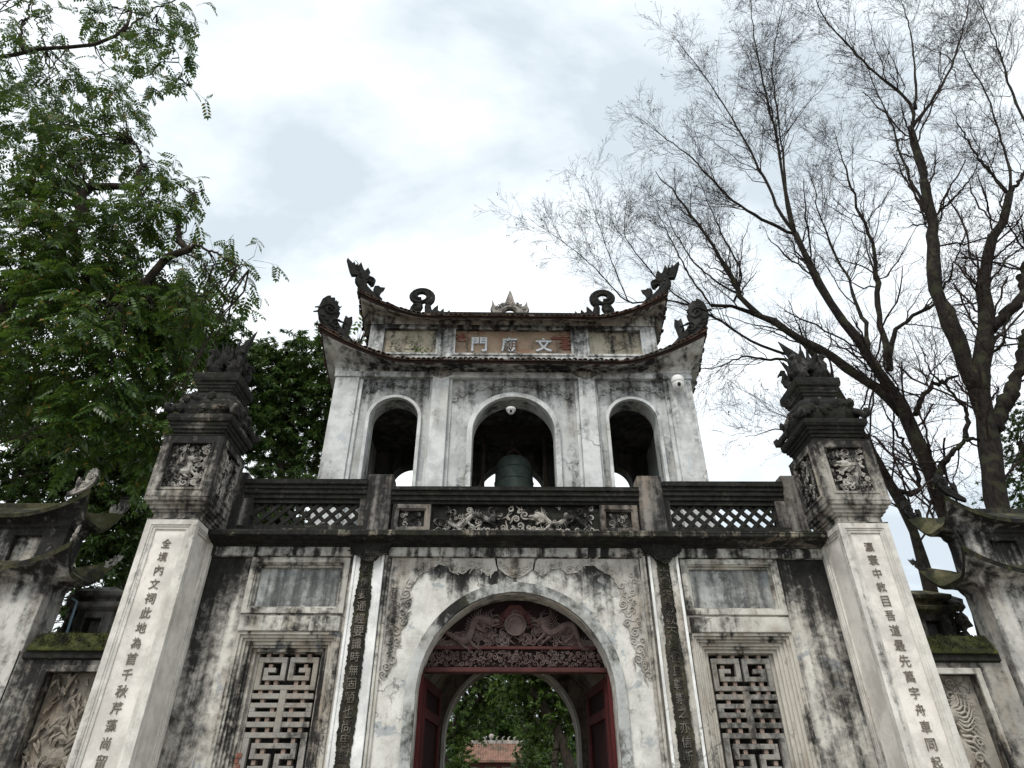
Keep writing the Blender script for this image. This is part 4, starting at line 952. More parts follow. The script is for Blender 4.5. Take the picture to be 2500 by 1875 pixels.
# ------------------------------------------------------------------ inscribed pillars
def turned(mb, cx, cy, k):
    """front-face mesh turned k quarter turns about the pillar's axis"""
    for _ in range(k): mb.v = [(cx - (y - cy), cy + (x - cx), z) for x, y, z in mb.v]
    return mb
def pillar(s, cx, cy, text, label):
    T = thing('inscribed_pillar', (cx, cy, 0), label, 'pillar', 'inscribed pillars flanking the gate')
    mb = MB(); mb.sq(cx, cy, [(.42, 0), (.42, .35), (.36, .42), (.36, .5), (.30, .52), (.30, 4.97)]); mb.build('shaft', 'pillarfield', T)
    for k in range(4):
        mb = MB(); y = cy - .34
        h_ = .34 if k % 2 == 0 else .2945
        mb.plate([rect(cx - h_, cx + h_, .5, 4.97), rect(cx - .262, cx + .262, .6, 4.895)], y, y + .045)
        mb.plate([rect(cx - .27, cx + .27, .58, 4.90), rect(cx - .238, cx + .238, .62, 4.87)], y + .012, y + .045)
        mb.plate([rect(cx - .245, cx + .245, .6, 4.88), rect(cx - .20, cx + .20, .65, 4.835)], y + .022, y + .046)
        turned(mb, cx, cy, k).build('shaft_moulding', 'pillar', T, .005)
    write_down(text, cx, cy - .306, 4.65, 4.65 - .177 * (len(text) - 1), .128, 'pillarchar', T)
    mb = MB(); mb.sq(cx, cy, [(.345, 4.97), (.345, 4.985), (.30, 4.99), (.30, 5.07), (.325, 5.08), (.325, 5.105), (.355, 5.115), (.36, 5.15), (.39, 5.165), (.395, 5.20), (.425, 5.21), (.432, 5.255), (.40, 5.26)]); cap = mb.build('lower_capital', 'pillarcap', T, .006)
    mb = MB(); mb.sq(cx, cy, [(.37, 5.26), (.37, 6.19)]); box = mb.build('carved_box', 'reliefdark', T)
    for k in range(4):
        mb = MB(); y = cy - .43
        h_ = .43 if k % 2 == 0 else .3635
        mb.plate([rect(cx - h_, cx + h_, 5.262, 6.19), rect(cx - .30, cx + .30, 5.37, 6.09)], y, y + .066)
        mb.ring(cx - .315, cx + .315, 5.355, 6.105, .04, y - .012, y + .05)
        turned(mb, cx, cy, k).build('box_frame', 'pillarcap', box, .008)
        mb = MB(); seed = 200 + k + (10 if s > 0 else 0)
        carve(mb, cx - .29, cx + .29, 5.38, 6.08, y + .045, 60, .03, .075, seed, .5)
        if k == 0: dragon(mb, (cx + s * .2, 5.5), (cx - s * .05, 5.82), y + .03, .12, 1.1, .04, facing=-s)
        tag(turned(mb, cx, cy, k).build('beast_relief', 'reliefmid', box), kind='stuff')
    mb = MB(); mb.sq(cx, cy, [(.435, 6.19), (.435, 6.205), (.35, 6.215), (.35, 6.27), (.37, 6.28), (.375, 6.32), (.395, 6.33), (.40, 6.37), (.42, 6.38), (.425, 6.42), (.45, 6.43), (.468, 6.47), (.47, 6.535), (.44, 6.545), (.30, 6.56)]); up = mb.build('upper_capital', 'pillartop', T, .005)
    # bulging lotus cushion
    mb = MB(); n = 28; prof = [(.34, 6.555), (.40, 6.58), (.43, 6.66), (.435, 6.76), (.42, 6.86), (.38, 6.94), (.30, 6.985), (.25, 6.99)]
    for rr, z in prof:
        for j in range(n):
            a = 2 * math.pi * j / n; c_, s_ = math.cos(a), math.sin(a); q = (abs(c_) ** 5 + abs(s_) ** 5) ** (-1 / 5) * rr * (1 + .02 * math.sin(j * 3.1))
            mb.v.append((cx + q * c_, cy + q * s_, z))
    for k in range(len(prof) - 1):
        for j in range(n): a, b = k * n + j, k * n + (j + 1) % n; mb.f.append((a, b, b + n, a + n))
    r = random.Random(50 + s)
    for k in range(34):
        t = k / 34 * 8; e_ = int(t) // 2; u = (t % 2) - 1
        for zz in (6.70,):
            p = [(cx + u * .36, cy - .43), (cx + .43, cy + u * .36), (cx - u * .36, cy + .43), (cx - .43, cy - u * .36)][e_]
            mb.blob((p[0], p[1], zz + r.uniform(-.06, .18)), (.07, .035, .07) if e_ % 2 == 0 else (.035, .07, .07), 7, 5, .25, r)
    mb.build('lotus_cushion', 'pillartop', T)
    mb = MB()
    for sx in (-1, 1):
        for sy in (-1, 1):
            x, y = cx + sx * .45, cy + sy * .45
            P = [(x - sx * .10, y - sy * .10, 6.74), (x - sx * .02, y - sy * .02, 6.66), (x + sx * .01, y + sy * .01, 6.58), (x + sx * .04, y + sy * .04, 6.60), (x + sx * .05, y + sy * .05, 6.66), (x + sx * .02, y + sy * .02, 6.69)]
            mb.tube(P, [.05, .055, .055, .05, .045, .03], 7)
    mb.build('corner_volute', 'pillarcap', T, smooth=True)
    mb = MB(); mb.sq(cx, cy, [(.25, 6.985), (.25, 7.05), (.265, 7.06), (.27, 7.10), (.285, 7.11), (.29, 7.15), (.305, 7.16), (.31, 7.2), (.335, 7.215), (.345, 7.26), (.345, 7.345), (.33, 7.36)]); mb.build('top_slab', 'pillartop', T, .006)
    # four phoenixes back to back, tails sweeping up together
    for k in range(4):
        mb = MB(); r = random.Random(300 + 7 * k + s); a = math.pi / 4 + k * math.pi / 2; dx, dy = math.cos(a), math.sin(a); nx, ny = -dy, dx
        f = lambda o_, z, l=0: (cx + dx * o_ + nx * l, cy + dy * o_ + ny * l, z)
        mb.tube([f(.05, 7.34), f(.16, 7.42), f(.21, 7.52), f(.18, 7.64), f(.10, 7.78), f(.04, 7.92)], [.06, .11, .12, .10, .08, .05], 8)
        mb.tube([f(.22, 7.50), f(.30, 7.56), f(.33, 7.66), f(.30, 7.75), f(.32, 7.80)], [.08, .06, .05, .045, .05], 7)
        mb.tube([f(.32, 7.81), f(.38, 7.80), f(.42, 7.77)], [.045, .025, .006], 6)
        mb.blob(f(.32, 7.82), .052, 7, 5, .1, r)
        for sd_ in (-1, 1):
            mb.tube([f(.20, 7.58, sd_ * .08), f(.13, 7.66, sd_ * .16), f(.06, 7.80, sd_ * .17), f(.02, 7.92, sd_ * .14)], [.05, .06, .05, .012], 6)
            mb.tube([f(.18, 7.44, sd_ * .05), f(.24, 7.38, sd_ * .07), f(.28, 7.35, sd_ * .07)], [.035, .025, .02], 5)
        for q in range(7):
            l = (q - 3) * .05; h = r.uniform(.30, .62) - abs(q - 3) * .05
            mb.tube([f(.08, 7.62, l), f(.05, 7.62 + h * .5, l * 1.4), f(.10 + r.uniform(-.06, .04), 7.62 + h, l * 1.9)], [.05, .038, .006], 5)
        for q in range(16): mb.blob(f(r.uniform(.08, .24), r.uniform(7.38, 7.75), r.uniform(-.1, .1)), (r.uniform(.02, .05),) * 3, 6, 4, .3, r)
        mb.build('phoenix', 'ornament', T)
    mb = MB(); h = 8.42 if s < 0 else 8.30
    mb.tube([(cx + .02, cy, 7.36), (cx + .05, cy, 7.8), (cx + .16 * -s, cy, 8.1), (cx + .27 * -s, cy, h)], [.16, .13, .06, .008], 7); mb.build('phoenix_tail', 'ornament', T)
    return T
pillar(-1, -4.57, 8.64, '全境內文祠此地為首千秋芹藻尚留芳', 'tall inscribed white pillar left of the gate with carved box and dark phoenix top')
pillar(1, 4.665, 8.64, '瀛寰中教目吾道最先萬宇舟車同起敬', 'tall inscribed white pillar right of the gate with carved box and dark phoenix top')

# ------------------------------------------------------------------ flank walls with mossy coping and relief panels
def flank(s, label):
    T = thing('flank_wall', (s * 5.7, 9.4, 0), label, 'wall', 'low walls between the pillars and the side gates')
    X = lambda a, b: sorted((s * a, s * b))
    x0, x1 = X(4.3, 6.6)
    mb = MB(); mb.plate([rect(x0, x1, 0, 3.52), rect(*X(4.95, 6.12), .9, 3.26)], 9.30, 9.50); mb.build('wall_face', 'sidewall', T, .01)
    mb = MB(); mb.box(*X(4.9, 6.2), 9.44, 9.54, .85, 3.30); bk_ = mb.build('relief_panel', 'rocks' if s < 0 else 'rockpale', T)
    mb = MB(); mb.ring(*X(4.88, 6.19), .83, 3.33, .075, 9.265, 9.305); mb.build('panel_frame', 'sidewall' if s < 0 else 'frame', T, .008)
    mb = MB(); r = random.Random(61 + s)
    if s < 0:
        for k in range(150):
            x, z = s * r.uniform(4.98, 6.1), r.uniform(1.6, 3.2); a = r.uniform(.7, 2.4); L = r.uniform(.08, .24)
            mb.tube([(x, 9.42 - r.uniform(0, .04), z), (x + L * .5 * math.cos(a) + r.uniform(-.03, .03), 9.40, z + L * .5 * math.sin(a)), (x + L * math.cos(a), 9.43, z + L * math.sin(a))], [.012, r.uniform(.018, .04), .008], 5)
        mb.tube([(s * (6.05 - .11 * k), 9.40, 1.75 + .05 * k + .06 * math.sin(k)) for k in range(10)], [.03, .05, .07, .085, .09, .085, .07, .06, .05, .03], 8)
        for k in range(14): mb.blob((s * r.uniform(5.0, 6.05), 9.43, r.uniform(1.7, 3.1)), (r.uniform(.05, .13), .05, r.uniform(.05, .12)), 8, 6, .2, r)
        tag(mb.build('rock_relief', 'rocks', bk_), kind='stuff')
    else:
        dragon(mb, (5.25, 1.6), (5.62, 2.78), 9.42, .22, 1.2, .085, facing=-1)
        carve(mb, 4.97, 6.1, 1.3, 2.6, 9.435, 40, .05, .12, 66, .3)
        for k in range(11): mb.flame(5.72, 2.84 - .05 * k + .05, 9.41, .34, .75 - .16 * k, .028, .35)
        carve(mb, 4.97, 6.1, 2.6, 3.24, 9.44, 8, .05, .09, 67, .0)
        mb.build('dragon_relief', 'rockpale', bk_)
    # sloping coping under moss
    mb = MB(); mb.profx([(9.22, 3.505), (9.22, 3.545), (9.36, 3.76), (9.44, 3.76), (9.58, 3.545), (9.58, 3.505)], *X(4.95, 6.47)); mb.build('coping', 'moss', T, .012)
    rr_ = np.random.default_rng(90 + s); N = 2600; xs = s * (4.97 + 1.48 * rr_.random(N)); tt = rr_.random(N); keep = (np.sin(xs * 9) + np.sin(xs * 23 + tt * 7) + rr_.normal(size=N) * .8) > -.2; xs, tt = xs[keep], tt[keep]
    pos = np.stack([xs, 9.22 + .14 * tt, 3.545 + .215 * tt], 1); tv = np.array([[-.006, 0, 0], [.006, 0, 0], [.0, -.006, .03]]); v_, f_ = stamp(tv, np.array([[0, 1, 2]]), pos, rotmats(rr_.random(len(xs)) * 6.28, rr_.normal(size=len(xs)) * .4, rr_.normal(size=len(xs)) * .4), .5 + rr_.random(len(xs)))
    tag(link(bpy.data.objects.new('moss_tufts', np_mesh('moss_tufts', v_, f_, 'moss')), T), kind='stuff')
    mb = MB(); mb.profx([(9.25, 3.42), (9.25, 3.504), (9.55, 3.504), (9.55, 3.42), (9.501, 3.40), (9.299, 3.40)], *X(4.95, 6.5)); mb.build('coping_moulding', 'mold', T, .005)
    return T
flank(-1, 'low wall left of the gate with mossy coping and dark rockwork relief')
flank(1, 'low wall right of the gate with mossy coping and pale dragon relief')

# ------------------------------------------------------------------ two-tiered side gates
def small_roof(P, cx, parent, tag_):
    e_ = loft(P, cx, 0, 4, 'eave_soffit', 'sidegate', parent); loft(P, cx, 4, 6, 'eave_edge', 'mosstile', parent); loft(P, cx, 6, 9, 'roof_slope', 'mosstile', parent)
    return e_
def sidegate(s, xc, label):
    # body reaches from the inner corner xc outwards
    HXs = 1.30; cx = s * (xc + HXs); cy = 9.53; T = thing('side_gate', (cx, cy, 0), label, 'gate', 'small side gates beside the pillars')
    b = .23
    body = [(cx - HXs, 0), (cx - .62, 0), (cx - .62, 2.9)] + list(reversed(arch_pts(.62, 3.55, 16, cx))) + [(cx + .62, 0), (cx + HXs, 0), (cx + HXs, 4.44), (cx - HXs, 4.44)]
    mb = MB(); mb.plate([body], cy - b, cy + b); mb.build('gate_body', 'sidegate', T, .012)
    mb = MB(); mb.plate([band(.72, .625, 3.55, cx)], cy - b - .03, cy - b + .01); mb.build('arch_trim', 'sidegate', T, .008)
    R1 = [(.0, 4.40, 0, 0), (.03, 4.42, .05, 0), (.06, 4.46, .1, 0), (.16, 4.49, .2, .02), (.26, 4.50, .33, .06), (.27, 4.545, .36, .07), (.275, 4.555, .37, .07), (.18, 4.62, .30, .05), (.05, 4.70, .12, 0), (-.04, 4.75, 0, 0)]
    P1 = roof(T, cy, HXs, b, R1, c0=.30, pw=2.2); small_roof(P1, cx, T, 'lower')
    h2 = HXs - .03
    mb = MB(); mb.plate([rect(cx - h2, cx + h2, 4.60, 5.24)] + [rect(cx - q - .2, cx - q + .2, 4.74, 5.12) for q in (-.72, 0, .72)], cy - .21, cy + .21); mb.build('upper_tier', 'sidegate', T, .01)
    mb = MB(); mb.box(cx - h2 + .05, cx + h2 - .05, cy - .12, cy + .12, 4.7, 5.16); mb.build('tier_panel', 'frame' if s < 0 else 'sidegate', T)
    R2 = [(.0, 5.22, 0, 0), (.03, 5.235, .04, 0), (.05, 5.27, .1, 0), (.13, 5.30, .2, .02), (.22, 5.31, .34, .05), (.23, 5.35, .37, .06), (.235, 5.36, .38, .06), (.14, 5.43, .30, .04), (.0, 5.52, .12, 0), (-.19, 5.64, 0, 0)]
    P2 = roof(T, cy, h2, .21, R2, c0=.30, pw=2.2); small_roof(P2, cx, T, 'upper')
    mb = MB(); mb.box(cx - h2 + .25, cx + h2 - .25, cy - .06, cy + .06, 5.58, 5.70); mb.build('ridge', 'mosstile', T, .02)
    for P, big in ((P1, .55), (P2, .82)):
        for side, rz, mr in ((0, R(45), -1), (1, R(-45), 1), (2, R(45), 1), (3, R(-45), -1)):
            p = Vector(P[6][side * 40]) + Vector((cx, 0, 0))
            inner = (p.x < cx) == (s > 0)
            m = placed(curl_corner() if (P is P2) else flame_corner(), (p.x, p.y, p.z - .0), rz if P is P1 else 0, mr, big * (.45 if P is P1 else .50)); m.build('corner_scroll', 'reliefmid' if s < 0 else 'ornament', T, .008)
    return T
sidegate(-1, 6.56, 'small two-tiered side gate with mossy roofs at the left edge')
sidegate(1, 6.70, 'small two-tiered side gate with mossy roofs at the right edge')

# ------------------------------------------------------------------ small shrines and a pipe behind the flank walls
def shrine(s, x, y, label):
    T = thing('stone_shrine', (x, y, 0), label, 'shrine', 'small stone shrines behind the low walls'); r = random.Random(80 + s)
    mb = MB(); mb.sq(x, y, [(.42, .32, 0), (.42, .32, .3), (.30, .25, .34), (.30, .25, 3.86)]); mb.build('pedestal', 'shrine', T, .02)
    mb = MB(); mb.plate([rect(x - .27, x + .27, 3.86, 4.32), rect(x - .12, x + .12, 3.92, 4.22)], y - .22, y + .22); mb.build('niche', 'shrine', T, .012)
    mb = MB(); mb.box(x - .2, x + .2, y - .05, y + .2, 3.88, 4.28); mb.build('niche_back', 'shadedark', T)
    mb = MB(); mb.sq(x, y, [(.28, .23, 4.32), (.40, .33, 4.36), (.42, .35, 4.42), (.25, .22, 4.46), (.25, .22, 4.50), (.36, .30, 4.54), (.38, .32, 4.60), (.12, .10, 4.72)]); mb.build('slab_roof', 'mosstile' if s > 0 else 'shrine', T, .012)
    mb = MB()
    for k in range(9): mb.blob((x - s * (-.42) * r.uniform(.5, 1.2) - .0, y + r.uniform(-.15, .15), 3.8 + .09 * k * r.uniform(.7, 1)), (r.uniform(.08, .2), .14, r.uniform(.1, .22)), 8, 6, .3, r)
    mb.build('rockwork', 'shrine', T)
shrine(-1, -6.42, 10.6, 'small grey stone shrine with slab roof behind the left low wall')
shrine(1, 6.50, 10.6, 'small mossy stone shrine with slab roof behind the right low wall')
mb = MB(); p = at(162, 1548, 9.9); q = at(188, 1469, 9.9); t_ = at(176, 1461, 9.9)
mb.tube([(p.x - .6, 9.9, 0), (p.x, 9.9, p.z), tuple(q), tuple(t_)], [.018] * 4, 8); tag(mb.build('drain_pipe', 'pipe'), 'thin blue-grey leaning pipe behind the left low wall', 'pipe')

# ------------------------------------------------------------------ security cameras
T = thing('dome_camera', (3.08, 10.15, 8.55), 'white dome security camera fixed to the tower corner under the right eave', 'camera')
mb = MB(); mb.tube([(3.04, 10.30, 8.60), (3.04, 10.18, 8.62), (3.06, 10.12, 8.58)], .03, 8); mb.build('bracket', 'camwhite', T)
mb = MB(); mb.lathe(3.07, 10.12, [(.05, 8.60), (.09, 8.585), (.115, 8.54), (.12, 8.47), (.115, 8.44)], 20); mb.build('housing', 'camwhite', T, smooth=True)
mb = MB(); mb.lathe(3.07, 10.12, [(.113, 8.438), (.112, 8.42), (.10, 8.36), (.07, 8.31), (.02, 8.29)], 20); mb.build('ball', 'camwhite', T, smooth=True)
mb = MB(); mb.blob((3.06, 10.03, 8.37), (.035, .03, .045), 12, 8); mb.build('lens', 'camglass', T, smooth=True)
T = thing('ceiling_camera', (-.05, 10.42, 7.99), 'small round security camera under the top of the middle tower arch', 'camera')
mb = MB(); mb.lathe(-.05, 10.44, [(.09, 8.06), (.09, 8.02), (.075, 7.995)], 20); mb.build('base', 'camwhite', T)
mb = MB(); mb.blob((-.05, 10.43, 7.985), (.062, .062, .06), 14, 8); mb.build('ball', 'camwhite', T, smooth=True)
mb = MB(); mb.blob((-.05, 10.382, 7.975), (.03, .022, .03), 10, 6); mb.build('lens', 'camglass', T, smooth=True)

# ------------------------------------------------------------------ bare trees on the right
def bare_tree(name, label, root_xy, limbs, seed, dens=1.0, fine=(8, 6, 4), dry=0, cat='tree'):
    """limbs: (pixel polyline with depth, r0, r1)"""
    r = np.random.default_rng(seed); T = thing(name, (root_xy[0], root_xy[1], 0), label, cat)
    LP = []; LR = []; mb = MB(); rr_ = random.Random(seed); trunk = None
    for i, (poly, r0, r1) in enumerate(limbs):
        pts = [p if isinstance(p, Vector) else at(*p) for p in poly]; m = 26; P = resample(pts, m)
        P[1:-1] += r.normal(size=(m - 2, 3)) * .03 * min(1, r0 / .1)
        Rd = (.88 if r0 > .15 else .74) * np.linspace(r0, r1, m) * (1 + .09 * r.normal(size=m)); LP.append(P); LR.append(Rd)
        mb = MB(); mb.tube([tuple(p) for p in P], list(Rd), 10)
        if i == 0: trunk = mb.build('trunk', 'barkbare', T, smooth=True)
        else: mb.build('limb', 'barkbare', T, smooth=True)
    P0 = np.stack(LP); R0 = np.stack(LR); VV = []; FF = []; off = 0
    # per limb children weighted by length
    L1 = []; 
    for p, q in zip(P0, R0):
        ln = np.linalg.norm(np.diff(p, axis=0), axis=1).sum(); tk = q[0] > .13; k = max(2, int(ln * 2.9 * dens * (.55 if tk else 1)))
        L1.append(spawn(p[None], q[None], k, .4 if tk else .2, (34, 10), (1.2, 3.0), .10, 10, .020, .40, r, rmin=.0035, thick=tk))
    B1, S1 = np.concatenate([a for a, _ in L1]), np.concatenate([b for _, b in L1]); S1 = np.minimum(S1, .026)
    B2, S2 = spawn(B1, S1, fine[0], .12, (40, 13), (.5, 1.35), .06, 7, .028, .5, r, rmin=.0034)
    B3, S3 = spawn(B2, S2, fine[1], .12, (38, 16), (.22, .60), .04, 4, .045, .6, r, rmin=.0026)
    B4, S4 = spawn(B3, S3, fine[2], .2, (42, 18), (.07, .20), .0, 3, .06, .8, r, rmin=.0021)
    for Pq, Sq, n in ((B1, S1, 5), (B2, S2, 4), (B3, S3, 3), (B4, S4, 3)):
        v, f = tubes_np(Pq, Sq, n); VV.append(v); FF.append(f + off); off += len(v)
    me = np_mesh('twigs', np.concatenate(VV), np.concatenate(FF), 'twig')
    tag(link(bpy.data.objects.new('twigs', me), T), kind='stuff')
    if dry:
        tips = B4[r.integers(0, len(B4), dry), -1]; tv, tf = whorl(2, .075, .035)
        v, f = stamp(tv, tf, tips, rotmats(r.random(dry) * 6.28, r.normal(size=dry) * .6 + .5, r.normal(size=dry) * .6), .6 + .7 * r.random(dry))
        tag(link(bpy.data.objects.new('dry_leaves', np_mesh('dry_leaves', v, f, 'leafdry')), T), kind='stuff')
    return T
k7 = .5651
c7 = lambda x, y, Y: (1250 + x * k7, y * k7, Y)
c8 = lambda x, y, Y: (2000 + x * .3618, 700 + y * .3618, Y)
b1 = at(2330, 1500, 14.5)
bare_tree('bare_tree', 'bare tree leaning left behind the right pillar, its limbs reaching over the roof', (b1.x, 14.5), [
    ([Vector((b1.x + .5, 14.5, 0)), c8(830, 1480, 14.5), c8(760, 1300, 14.5), c8(690, 1100, 14.5), c8(620, 900, 14.5), c8(540, 760, 14.5), c8(460, 660, 14.4), c8(330, 480, 14.3), c8(200, 280, 14.2), c8(40, 60, 14.1), c7(1290, 1150, 14.0), c7(1225, 1010, 14.0)], .30, .10),
    ([c7(1225, 1010, 14.0), c7(1090, 960, 13.9), c7(940, 860, 13.8), c7(800, 700, 13.7), c7(660, 590, 13.5), c7(540, 505, 13.4)], .07, .010),
    ([c7(1225, 1010, 14.0), c7(1150, 920, 14.0), c7(1090, 760, 13.9), c7(990, 580, 13.8), c7(930, 470, 13.8), c7(800, 280, 13.6), c7(690, 150, 13.5)], .07, .010),
    ([c7(1225, 1010, 14.0), c7(1190, 930, 14.2), c7(1160, 700, 14.3), c7(1120, 500, 14.4), c7(1060, 250, 14.6), c7(1030, 60, 14.7), c7(1040, -120, 14.8)], .075, .012),
    ([c7(1225, 1010, 14.0), c7(1200, 930, 14.0), c7(1160, 600, 14.1), c7(1120, 300, 14.1), c7(1160, 60, 14.1), c7(1190, -80, 14.1)], .055, .010),
    ([c8(560, 850, 14.5), c8(440, 740, 14.6), c8(250, 590, 14.8), c8(60, 450, 15.0), c7(1120, 1400, 15.2), c7(1040, 1340, 15.3), c7(980, 1270, 15.4), c7(930, 1150, 15.5), c7(880, 1090, 15.5), c7(760, 900, 15.4), c7(620, 740, 15.3)], .17, .014),
    ([c8(480, 560, 14.5), c8(450, 360, 14.7), c8(390, 100, 14.9), c7(1580, 1180, 15.0), c7(1560, 1050, 15.0), c7(1470, 830, 15.0), c7(1390, 560, 15.0)], .13, .014),
    ([c8(330, 440, 14.3), c8(310, 250, 14.6), c8(230, 60, 14.8), c7(1460, 1200, 14.9), c7(1390, 1090, 15), c7(1330, 930, 15), c7(1290, 760, 15)], .085, .012),
    ([c8(470, 480, 14.4), c8(500, 320, 14.2), c8(600, 210, 14.1), c8(740, 150, 14.0), c7(1830, 1310, 13.9), c7(1900, 1180, 13.9), c7(1960, 1000, 13.9)], .09, .012),
    ([c8(650, 860, 14.5), c8(680, 760, 14.5), c8(780, 660, 14.6), c8(940, 600, 14.7)], .10, .05),
    ([c7(980, 1270, 15.4), c7(900, 1230, 15.6), c7(780, 1130, 15.8), c7(700, 1000, 16.0), c7(650, 880, 16.0)], .05, .010),
], 21, 1.05, (7, 5, 2), 500)
b2 = at(2240, 1500, 16)
bare_tree('bare_tree', 'low spreading bare tree right of the tower, thinnest branch tips over the roof corner', (b2.x, 16.0), [
    ([Vector((b2.x + .3, 16, 0)), c8(600, 1560, 16), c8(480, 1360, 16), c8(400, 1180, 16), c8(300, 980, 16), c8(80, 700, 16), c7(1330, 1520, 16), c7(1180, 1400, 16), c7(1060, 1380, 16), c7(960, 1300, 16), c7(860, 1320, 16)], .24, .06),
    ([c7(1180, 1530, 16), c7(1050, 1490, 16), c7(930, 1400, 16), c7(780, 1320, 16), c7(660, 1240, 16), c7(560, 1130, 16), c7(480, 1020, 16), c7(500, 860, 16)], .06, .010),
    ([c7(780, 1320, 16), c7(640, 1290, 16.2), c7(500, 1320, 16.3), c7(400, 1200, 16.3), c7(320, 1120, 16.2), c7(200, 1030, 16.1), c7(70, 940, 16)], .045, .008),
    ([c7(500, 1300, 16.3), c7(430, 1130, 16.2), c7(370, 960, 16.2), c7(310, 780, 16.2)], .03, .007),
    ([c7(1280, 1560, 16), c7(1130, 1550, 15.6), c7(1000, 1540, 15.5), c7(860, 1600, 15.4), c7(800, 1580, 15.4)], .07, .012),
    ([c8(330, 1010, 16), c8(140, 1000, 15.8), c8(-60, 1000, 15.6), c8(-250, 960, 15.5), c8(-500, 1010, 15.4)], .06, .010),
    ([c8(480, 1360, 16), c8(600, 1400, 15.8), c8(700, 1390, 15.7), c8(640, 1200, 15.7), c8(560, 1030, 15.7), c8(480, 900, 15.8), c8(420, 760, 15.8)], .11, .012),
    ([c7(860, 1320, 16), c7(760, 1180, 16), c7(680, 1020, 16.1), c7(620, 900, 16.2)], .05, .009),
    ([c7(960, 1300, 16), c7(1000, 1180, 16), c7(900, 1000, 16.1), c7(830, 830, 16.2), c7(780, 720, 16.2)], .05, .009),
], 22, 1.0, (7, 5, 2), 400)
b3 = at(2440, 1400, 13.2)
bare_tree('bare_tree', 'thick dark bare trunk rising behind the right side gate and forking twice', (b3.x, 13.2), [
    ([Vector((b3.x, 13.2, 0)), c8(1180, 1440, 13.2), c8(1170, 1200, 13.2), c8(1140, 1000, 13.2), c8(1100, 850, 13.2), c8(1080, 650, 13.2), c8(1100, 420, 13.2), c8(1110, 200, 13.2), c8(1120, 20, 13.2), c7(2030, 1150, 13.2), c7(2110, 970, 13.2), c7(2150, 840, 13.2)], .36, .13),
    ([c8(1090, 720, 13.2), c8(1010, 560, 13.2), c8(950, 420, 13.2), c8(870, 220, 13.2), c8(790, 60, 13.2), c7(1825, 1150, 13.1), c7(1815, 950, 13.1), c7(1780, 760, 13.0), c7(1735, 600, 13.0), c7(1720, 550, 13.0)], .24, .11),
    ([c7(1725, 560, 13), c7(1745, 470, 12.9), c7(1640, 370, 12.8), c7(1540, 290, 12.7), c7(1440, 180, 12.6), c7(1340, 70, 12.5), c7(1290, -60, 12.4)], .075, .014),
    ([c7(1725, 560, 13), c7(1770, 500, 13), c7(1840, 390, 13), c7(1900, 290, 13.1), c7(1950, 130, 13.2), c7(1990, -60, 13.3)], .08, .014),
    ([c7(1745, 470, 12.9), c7(1740, 300, 12.9), c7(1720, 120, 12.9), c7(1660, -60, 12.9)], .06, .012),
    ([c7(1815, 950, 13.1), c7(1740, 820, 13.3), c7(1690, 700, 13.5), c7(1640, 540, 13.7), c7(1570, 380, 13.9), c7(1500, 200, 14.0)], .07, .012),
    ([c7(1825, 930, 13.1), c7(1900, 870, 12.9), c7(1990, 760, 12.7), c7(2050, 640, 12.5)], .05, .010),
    ([c7(2150, 840, 13.2), c7(2090, 770, 13.2), c7(2020, 690, 13.2), c7(1960, 590, 13.1), c7(1900, 480, 13.0)], .08, .012),
    ([c7(2150, 840, 13.2), c7(2160, 760, 13.3), c7(2100, 560, 13.5), c7(2050, 400, 13.6), c7(1960, 250, 13.7), c7(1900, 100, 13.8)], .06, .012),
    ([c7(2150, 840, 13.2), c7(2220, 740, 13), c7(2280, 640, 12.8)], .08, .04),
    ([c8(1150, 300, 13.2), c8(1240, 200, 13), c8(1380, 70, 12.8), c7(2230, 1090, 12.7), c7(2290, 1000, 12.6)], .17, .09),
    ([c8(1170, 960, 13.2), c8(1260, 780, 13.1), c8(1360, 560, 13.0), c8(1400, 300, 12.9)], .20, .14),
    ([c8(1080, 1030, 13.2), c8(990, 1030, 13.4), c8(900, 1120, 13.6), c8(830, 1200, 13.8), c8(790, 1330, 14.0)], .05, .13),
    ([c8(985, 1020, 13.4), c8(1010, 900, 13.3), c8(990, 830, 13.3), c8(880, 700, 13.2), c8(760, 590, 13.1), c8(680, 400, 13.0)], .075, .012),
    ([c8(1160, 440, 13.2), c8(1240, 410, 13.0), c8(1260, 250, 12.9), c8(1330, 60, 12.8)], .06, .012),
    ([c7(2230, 560, 12.8), c7(2150, 380, 12.8), c7(2100, 200, 12.8), c7(2040, 60, 12.8), c7(1990, -60, 12.8)], .06, .012),
], 23, 1.05, (7, 5, 2), 900)

